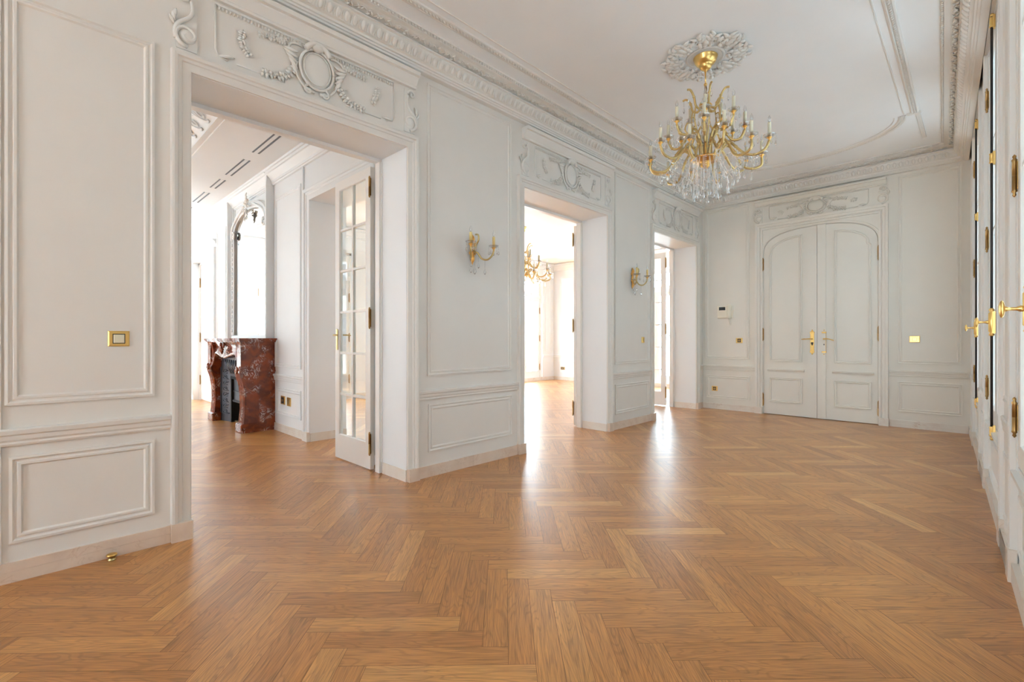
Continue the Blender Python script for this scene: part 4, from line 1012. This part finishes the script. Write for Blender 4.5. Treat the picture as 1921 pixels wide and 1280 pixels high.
def chandelier(name, loc, label):
    root = empty(name, loc, label=label, category='chandelier')      # origin on the ceiling
    m = MB(); m.lathe([(0.100, 0.0), (0.102, -0.008), (0.096, -0.014), (0.094, -0.03), (0.083, -0.052), (0.062, -0.070), (0.052, -0.074), (0.052, -0.088), (0.045, -0.102), (0.026, -0.114), (0.012, -0.118), (0.008, -0.135)], (0, 0, 0), 28); m.build('ceiling_canopy', 'brass', root)
    m = MB(); m.tube([(0, 0, -0.13), (0, 0, -0.235)], 0.006, 8); m.ball((0, 0, -0.245), 0.015); m.build('rod', 'brass', root)
    m = MB()
    for k in range(2):
        z = -0.285 - k * 0.055
        m.tube([(0.014 * cos(t) * (1 if k else 0), 0.014 * cos(t) * (0 if k else 1), z + 0.036 * sin(t)) for t in [2 * PI * i / 16 for i in range(17)]], 0.0035, 6)
    m.build('chain', 'brass_dark', root)
    m = MB(); m.tube([(0.004, 0.004, -0.25), (0.016, -0.01, -0.29), (0.006, 0.006, -0.345), (0, 0, -0.38)], 0.003, 6); m.build('wire', 'dark', root)
    # central crystal-sheathed column
    m = MB(); m.lathe([(0.006, -0.36), (0.03, -0.372), (0.036, -0.40), (0.026, -0.425), (0.018, -0.44), (0.032, -0.47), (0.042, -0.52), (0.03, -0.57), (0.016, -0.59), (0.02, -0.62), (0.038, -0.66), (0.046, -0.70), (0.036, -0.76), (0.02, -0.79)], (0, 0, 0), 14); m.build('crystal_column', 'crystal', root)
    m = MB(); m.tube([(0, 0, -0.36), (0, 0, -0.97)], 0.007, 8)
    m.lathe([(0.008, -0.885), (0.09, -0.893), (0.12, -0.902), (0.128, -0.912), (0.118, -0.922), (0.05, -0.93), (0.035, -0.95), (0.045, -0.965), (0.025, -0.985), (0.008, -1.0)], (0, 0, 0), 24)
    m.lathe([(0.01, -0.42), (0.05, -0.425), (0.055, -0.435), (0.045, -0.44), (0.01, -0.445)], (0, 0, 0), 18); m.build('hub', 'gilt', root)
    def arm(path, rad, a, z, r, cand=True, h=0.13, mat='champagne', nm='arm', drops=4, dl=0.05):
        ca, sa = cos(a), sin(a); T = lambda x, y, z_: (x * ca - y * sa, x * sa + y * ca, z_)
        m = MB(T); pts = cr_path(path); m.tube([(p[0], 0, p[1]) for p in pts], rad, 8)
        for p in path[1:-1:2]: m.ball((p[0], 0, p[1]), rad * 1.5, rad * 1.5, rad * 1.2, 8, 4)
        o = m.build(nm, mat, root)
        if cand: candle_set(o, r, z, h, True, drops, dl, T=T)
        return o, T
    # lower tier of twelve arms, middle of six, top crown of six scrolls
    for k in range(12):
        a = 2 * PI * k / 12 + 0.13; dz = -0.02 if k % 2 else 0.03; r = 0.475 if k % 2 else 0.505
        o, T = arm([(0.10, -0.90), (0.14, -0.83), (0.19, -0.80), (0.25, -0.86), (0.31, -0.955 + dz), (0.39, -0.99 + dz), (0.47, -0.965 + dz), (r, -0.90 + dz)], 0.0108, a, -0.885 + dz, r)
        m = MB(T); strand_into(m, (0.25, 0, -0.87), (r - 0.05, 0, -0.975 + dz), 0.09, 16); m.build('bead_strand', 'crystal', o)
        for (x, z0) in ((0.39, -1.0 + dz), (0.33, -0.98 + dz)):
            m = MB(T)
            for q in range(3): m.ball((x, 0, z0 - 0.012 * q), 0.0045, 0.0045, 0.0045, 6, 4, False)
            m.lathe([(0.001, z0 - 0.036), (0.004, z0 - 0.05), (0.012, z0 - 0.078), (0.011, z0 - 0.088), (0.001, z0 - 0.102)], (x, 0, 0), 8, 2, False)
            m.build('pear_drop', 'crystal', o)
    for k in range(8):
        a = 2 * PI * k / 8 + 0.35; dz = 0.05 if k % 2 else 0.0
        o, T = arm([(0.05, -0.78), (0.09, -0.68), (0.14, -0.665), (0.175, -0.72), (0.22, -0.775 + dz), (0.28, -0.77 + dz), (0.315, -0.70 + dz)], 0.011, a, -0.685 + dz, 0.315)
        m = MB(T); m.tube([(p[0], 0, p[1]) for p in cr_path([(0.14, -0.665), (0.17, -0.62), (0.155, -0.565), (0.12, -0.56)])], 0.0065, 7); m.build('scroll', 'champagne', o)
    for k in range(6):
        a = 2 * PI * k / 6 + 0.1
        o, T = arm([(0.03, -0.44), (0.07, -0.47), (0.11, -0.45), (0.13, -0.38), (0.165, -0.33), (0.20, -0.33)], 0.0095, a, 0, 0, False, nm='crown_scroll')
        m = MB(T); m.tube([(p[0], 0, p[1]) for p in cr_path([(0.11, -0.45), (0.125, -0.56), (0.10, -0.66), (0.06, -0.76), (0.05, -0.88)])], 0.0065, 7); m.build('cage_bar', 'champagne', o)
        m = MB(T); z0 = -0.345; 
        for q in range(4): m.ball((0.19, 0, z0 - 0.012 * q), 0.0045, 0.0045, 0.0045, 6, 4, False)
        m.lathe([(0.001, z0 - 0.046), (0.004, z0 - 0.06), (0.010, z0 - 0.085), (0.001, z0 - 0.105)], (0.19, 0, 0), 8, 2, False); m.build('pear_drop', 'crystal', o)
    # three inner candles at the crown
    for k in range(3):
        a = 2 * PI * k / 3 + 0.9
        arm([(0.04, -0.60), (0.08, -0.64), (0.13, -0.62), (0.15, -0.55)], 0.007, a, -0.54, 0.15, nm='upper_arm', drops=3, dl=0.04)
    # curtain of bead strands with drops below the hub
    for k in range(20):
        a = 2 * PI * k / 20; m = MB(); strand_into(m, pol(0.12, a, -0.915), pol(0.19 + 0.03 * (k % 2), a, -1.16 + 0.05 * (k % 2)), 0.015, 20, 0.0058)
        m.build('bead_curtain_strand', 'crystal', root)
        m = MB(); x, y, z = pol(0.19 + 0.03 * (k % 2), a, -1.165 + 0.05 * (k % 2)); m.lathe([(0.001, z), (0.004, z - 0.012), (0.014, z - 0.045), (0.013, z - 0.058), (0.001, z - 0.075)], (x, y, 0), 8, 2, False)
        m.build('pear_drop', 'crystal', root)
    for k in range(12):
        a = 2 * PI * k / 12 + 0.2; m = MB(); strand_into(m, pol(0.11, a, -0.92), pol(0.10, a, -1.21 + 0.02 * (k % 3)), 0.0, 22, 0.0058); m.build('bead_curtain_strand', 'crystal', root)
        m = MB(); x, y, z = pol(0.10, a, -1.215 + 0.02 * (k % 3)); m.lathe([(0.001, z), (0.004, z - 0.012), (0.014, z - 0.045), (0.013, z - 0.058), (0.001, z - 0.075)], (x, y, 0), 8, 2, False)
        m.build('pear_drop', 'crystal', root)
    m = MB()
    for k in range(24):
        a = 2 * PI * k / 24; b_ = 2 * PI * (k + 1) / 24; strand_into(m, pol(0.30, a, -0.96), pol(0.30, b_, -0.96), 0.03, 6)
    m.build('bead_ring', 'crystal', root)
    for k in range(24):
        a = 2 * PI * (k + 0.5) / 24; m = MB(); x, y, z = pol(0.27, a, -1.04 - 0.02 * (k % 2))
        strand_into(m, pol(0.30, a, -0.97), (x, y, z), 0.0, 6)
        m.lathe([(0.001, z), (0.004, z - 0.010), (0.012, z - 0.04), (0.011, z - 0.05), (0.001, z - 0.065)], (x, y, 0), 8, 2, False); m.build('pear_drop', 'crystal', root)
    return root
ch = chandelier('chandelier', (CHX, CHY, ZC), 'gilt brass and crystal chandelier of many candle arms hanging from the hall ceiling')
c2 = copy_tree(ch); c2.location = (-3.12, 7.0, HA + 0.02); c2.scale = (1.22, 1.22, 1.08)
c2['label'] = 'pale crystal chandelier in the far bright salon, seen through the middle doorway'
c2.name = 'chandelier'

# ------------------------------------------------------------------ wall sconces
def sconce(y, z, label):
    root = empty('wall_sconce', (0, y, z), label=label, category='wall lamp', group='gilt wall sconces on the hall wall')
    T = lambda u, v, w: (w, u, v)
    m = MB(T)      # leaf-shaped gilt backplate
    m.ball((0, 0.015, 0.012), 0.024, 0.04, 0.016, 12, 8); m.ball((0, -0.045, 0.012), 0.019, 0.035, 0.014, 12, 8); m.ball((0, 0.09, 0.01), 0.018, 0.04, 0.013, 10, 6); m.ball((0, -0.095, 0.01), 0.012, 0.035, 0.012, 10, 6)
    for sd in (1, -1):
        m.tube(spiral(sd * 0.022, 0.07, 0.022, 1.0, -PI / 2, sd, 12, 0.014), 0.006, 6); m.tube(spiral(sd * 0.02, -0.03, 0.02, 1.0, PI / 2, -sd, 12, 0.016), 0.006, 6)
        leaf(m, 0, -0.03, -PI / 2 + sd * 0.35, 0.09, 0.010, -0.3 * sd, 0.016); leaf(m, 0, 0.07, PI / 2 + sd * 0.45, 0.08, 0.010, -0.4 * sd, 0.014)
    m.ball((0, 0.145, 0.01), 0.010, 0.014, 0.009); m.ball((0, -0.125, 0.012), 0.009, 0.014, 0.009)
    m.build('backplate', 'gilt', root)
    for sd in (1, -1):
        a = sd * R(42); ca, sa = cos(a), sin(a); Ta = lambda x, y_, z_, ca=ca, sa=sa: (x * ca - y_ * sa, x * sa + y_ * ca, z_)
        m = MB(Ta); m.tube([(p[0], 0, p[1]) for p in cr_path([(0.02, -0.01), (0.06, -0.02), (0.10, -0.075), (0.155, -0.085), (0.20, -0.045), (0.215, 0.0)])], 0.009, 8)
        for p in ((0.06, -0.02), (0.13, -0.085)): m.ball((p[0], 0, p[1]), 0.010, 0.010, 0.008)
        o = m.build('arm', 'brass_pale', root)
        candle_set(o, 0.215, 0.015, 0.11, True, 5, 0.045, T=Ta, cm='gold_candle')
        for (x, z0) in ((0.13, -0.10), (0.07, -0.04)):
            m = MB(Ta)
            for q in range(6): m.ball((x, 0, z0 - 0.012 * q), 0.0042, 0.0042, 0.0042, 6, 4, False)
            m.lathe([(0.001, z0 - 0.07), (0.004, z0 - 0.08), (0.012, z0 - 0.105), (0.011, z0 - 0.115), (0.001, z0 - 0.13)], (x, 0, 0), 8, 2, False)
            m.build('crystal_strand', 'crystal', o)
    m = MB(); m.tube([(p[0], 0, p[1]) for p in cr_path([(0.02, 0.0), (0.055, 0.0), (0.075, 0.05), (0.105, 0.09), (0.10, 0.135), (0.065, 0.145)])], 0.0085, 8); m.build('scroll', 'brass_pale', root)
    m = MB()
    for q in range(9): m.ball((0.05, 0, -0.05 - 0.012 * q), 0.0045, 0.0045, 0.0045, 6, 4, False)
    m.lathe([(0.001, -0.155), (0.005, -0.165), (0.017, -0.20), (0.015, -0.215), (0.001, -0.232)], (0.05, 0, 0), 8, 2, False); m.build('crystal_strand', 'crystal', root)
    return root
sconce(2.955, 2.05, 'gilt two candle wall sconce with crystals on the panel between first and second doorways')
sconce(5.93, 2.055, 'smaller looking gilt two candle wall sconce on the narrow panel beside the third doorway')

# ------------------------------------------------------------------ switches, sockets, intercom, door stop
def plate_thing(name, T0, u, v, w, h, label, cat, kind='switch', group=None, mat='brass'):
    o = T0(u, v, 0.0); root = empty(name, o, label=label, category=cat)
    if group: root['group'] = group
    T = lambda a, b, c: tuple(p - q for p, q in zip(T0(u + a, v + b, c), o))
    m = MB(T); m.bbox(-w / 2, w / 2, -h / 2, h / 2, 0.0, 0.009, 0.006); m.build('cover_plate', mat, root)
    if kind == 'switch':
        m = MB(T); m.box(-w * 0.29, w * 0.29, -h * 0.32, h * 0.32, 0.009, 0.0105); m.build('surround', 'dark', root)
        m = MB(T); m.bbox(-w * 0.25, w * 0.25, -h * 0.27, h * 0.27, 0.0105, 0.015, 0.003); m.build('rocker', 'candle', root)
    elif kind == 'socket':
        m = MB(T); m.box(-w * 0.26, w * 0.26, -h * 0.34, h * 0.34, 0.009, 0.0105); m.build('socket_face', 'dark', root)
        m = MB(T); m.lathe([(0.019, 0.0105), (0.019, 0.012), (0.016, 0.012), (0.015, 0.0108)], (0, 0, 0), 16, 2); m.build('socket_ring', 'brass_dark', root)
    else:
        m = MB(T); m.bbox(-w * 0.22, w * 0.22, -h * 0.26, h * 0.26, 0.009, 0.013, 0.003); m.build('rocker', 'brass_pale', root)
    return root
plate_thing('light_switch', LW, 0.36, 1.207, 0.094, 0.086, 'brass light switch with cream rocker on the large left wall panel', 'switch')
plate_thing('light_switch', LW, 6.24, 1.20, 0.075, 0.085, 'small brass switch plate on the panel below the farther sconce', 'switch', 'dim')
plate_thing('light_switch', BW, 2.872, 1.21, 0.11, 0.088, 'brass switch plate on the end wall, right of the double door', 'switch', 'dim')
plate_thing('wall_socket', BW, 0.618, 1.19, 0.105, 0.085, 'brass framed dark socket on the end wall, below the intercom', 'socket', 'socket')
plate_thing('wall_socket', BW, 0.21, 0.353, 0.10, 0.085, 'low brass framed socket in the end wall dado near the corner', 'socket', 'socket')
FWp = FW
plate_thing('wall_socket', FWp, -3.0, 0.415, 0.14, 0.11, 'dark socket in the dado beside the red fireplace, left one of two', 'socket', 'socket')
plate_thing('wall_socket', FWp, -2.80, 0.41, 0.12, 0.11, 'gold fronted socket in the dado beside the red fireplace, right one of two', 'socket', 'dim')
plate_thing('wall_socket', lambda u, v, w: (u, YBB - w, v), -5.35, 0.35, 0.17, 0.085, 'small dark socket on the far salon wall, seen through the middle doorway', 'socket', 'socket', mat='brass_dark')

ic = empty('intercom', (0.40, YB, 1.68), label='cream door intercom with handset and small black screen on the end wall', category='intercom')
T = lambda u, v, w: (u, -w, v)
m = MB(T); m.bbox(-0.135, 0.03, -0.105, 0.105, 0.0, 0.032, 0.006); m.build('body', 'plastic', ic)
m = MB(T); m.box(-0.105, 0.0, 0.03, 0.085, 0.032, 0.0335); m.build('screen', 'screen', ic)
m = MB(T); m.tube([(0.075, -0.11, 0.03), (0.075, -0.09, 0.055), (0.075, -0.04, 0.05), (0.075, 0.04, 0.05), (0.075, 0.09, 0.055), (0.075, 0.11, 0.03)], [0.025, 0.032, 0.024, 0.024, 0.032, 0.025], 10); m.build('handset', 'plastic', ic)
m = MB(T); m.bbox(0.03, 0.12, -0.105, 0.105, 0.0, 0.03, 0.006); m.build('cradle', 'plastic', ic)
m = MB(T); m.tube([(0.075, -0.105, 0.02), (0.06, -0.16, 0.018), (0.065, -0.215, 0.014), (0.085, -0.235, 0.014), (0.098, -0.20, 0.014), (0.09, -0.14, 0.016), (0.07, -0.10, 0.014)], 0.0035, 6); m.build('coiled_cord', 'plastic', ic)

ds = empty('door_stop', (0.052, 0.325, 0.0), label='small round brass door stop on the parquet at the foot of the left wall', category='door stop')
m = MB(); m.lathe([(0.018, 0.0), (0.02, 0.003), (0.017, 0.006), (0.016, 0.02), (0.021, 0.022)], (0, 0, 0), 20); m.build('base', 'brass_pale', ds)
m = MB(); m.lathe([(0.021, 0.022), (0.024, 0.024), (0.024, 0.030), (0.021, 0.033), (0.012, 0.034)], (0, 0, 0), 20); m.build('cap', 'brass', ds)

# ------------------------------------------------------------------ building across the street
bd = empty('apartment_building', (-24, 0, -6), label='pale stone building with balconies across the street, reflected in the mirror', category='building')
BT = lambda u, v, w: (w, u, v + 6)
m = MB(BT); m.box(-16, 16, -6, 6.2, -6, 0); m.box(-16, 16, 3.6, 3.85, 0, 0.5); m.box(-16, 16, 6.1, 6.4, -6, 0.35); m.box(-16, 16, 0.2, 0.35, 0, 0.2)
for k in range(17): m.box(-16 + 2 * k - 0.12, -16 + 2 * k + 0.12, 0.35, 3.6, 0, 0.08)
m.build('facade', 'stone', bd)
m = MB(BT); m.prism([(-16, 6.4), (16, 6.4), (16, 7.6), (-16, 7.6)], -6, -0.6); m.build('roof', 'slate', bd)
for k in range(14):
    u = -13.6 + 2.1 * k
    for z0, z1 in ((3.9, 5.9), (0.5, 3.0)):
        m = MB(BT); m.box(u - 0.55, u + 0.55, z0, z1, -0.01, 0.03); w = m.build('window', 'fglass', bd)
        m = MB(BT); m.box(u - 0.6, u - 0.53, z0, z1, 0, 0.07); m.box(u + 0.53, u + 0.6, z0, z1, 0, 0.07); m.box(u - 0.03, u + 0.03, z0, z1, 0, 0.07); m.box(u - 0.6, u + 0.6, z1 - 0.05, z1, 0, 0.07); m.box(u - 0.6, u + 0.6, z0 + 1.3, z0 + 1.35, 0, 0.06); m.build('sash', 'gloss', w)
        m = MB(BT)
        for q in range(11): m.tube(spiral(u - 0.5 + 0.1 * q, z0 + 0.45, 0.12, 1.0, q, 1, 8, 0.42), 0.012, 4)
        m.box(u - 0.6, u + 0.6, z0 + 0.88, z0 + 0.93, 0.4, 0.45); m.box(u - 0.6, u + 0.6, z0 + 0.05, z0 + 0.09, 0.0, 0.45)
        m.build('balcony_rail', 'railing', bd)

cw = MB(); cw.box(6.0, 6.4, -5.2, 12.5, -8, 11.0)  # wall added outside to cut the sky light reaching the hall windows
cw.build('sky_screen_wall', 'sky_screen', label='plain grey wall added opposite the tall hall windows to shade the sky', category='building')
# ------------------------------------------------------------------ light: overcast sky through the windows, plus an added sun
w = bpy.data.worlds.new('sky'); S.world = w; w.use_nodes = True
bg = w.node_tree.nodes['Background']; bg.inputs['Color'].default_value = (0.79, 0.925, 1.07, 1); bg.inputs['Strength'].default_value = 11.5
sl = bpy.data.lights.new('sun', 'SUN'); sl.energy = 48; sl.angle = R(1.5); sl.color = (0.93, 0.97, 1.0)  # sun added so floor patches out of view bounce light upwards
so = bpy.data.objects.new('sun', sl); C.objects.link(so); so.rotation_euler = (R(30), 0, R(0))
def portal(name, loc, rot, sx, sy):
    l = bpy.data.lights.new(name, 'AREA'); l.shape = 'RECTANGLE'; l.size = sx; l.size_y = sy; l.cycles.is_portal = True
    o = bpy.data.objects.new(name, l); C.objects.link(o); o.location = loc; o.rotation_euler = rot
for a, b_, c in WIN: portal('daylight_portal', (RX(c) + 0.3, (a + b_) / 2, (SILL + WH) / 2), (0, R(90), 0), WH - SILL, b_ - a)
for a, b_ in WA: portal('daylight_portal', (XW - 0.3, (a + b_) / 2, 1.8), (0, R(-90), 0), 3.6, b_ - a)
for a, b_ in WBY: portal('daylight_portal', (XB - 0.3, (a + b_) / 2, 1.5), (0, R(-90), 0), 3.0, b_ - a)
portal('daylight_portal', (sum(FWX) / 2, YF - 0.35, 1.75), (R(90), 0, 0), 1.55, 3.1)
portal('daylight_portal', (sum(FBX) / 2, YBB + 0.35, 1.5), (R(-90), 0, 0), 2.2, 3.0)
for a, b_ in WE: portal('daylight_portal', ((a + b_) / 2, YA0 - 0.35, 1.8), (R(90), 0, 0), b_ - a, 3.6)
portal('daylight_portal', ((Q0 + Q1) / 2, 2.7, 1.4), (R(-90), 0, 0), Q1 - Q0, 2.8)

# ------------------------------------------------------------------ camera
cam = bpy.data.cameras.new('camera'); co = bpy.data.objects.new('camera', cam); C.objects.link(co)
cam.sensor_fit = 'HORIZONTAL'; cam.sensor_width = 36; cam.lens = 36 * 885 / 1921
cam.shift_y = -2.0 / 1921
co.location = (3.411, 0, 1.2); co.rotation_euler = (R(90), 0, R(44.16)); cam.clip_start = 0.02
S.camera = co
S.view_settings.view_transform = 'Standard'; S.view_settings.look = 'None'; S.view_settings.gamma = 1.0; S.view_settings.exposure = 0.8
S.view_settings.use_curve_mapping = False
cy = S.cycles
cy.max_bounces = 10; cy.diffuse_bounces = 6; cy.glossy_bounces = 4; cy.transmission_bounces = 6; cy.transparent_max_bounces = 16
cy.caustics_reflective = False; cy.caustics_refractive = False
cy.use_denoising = True; cy.sample_clamp_indirect = 8
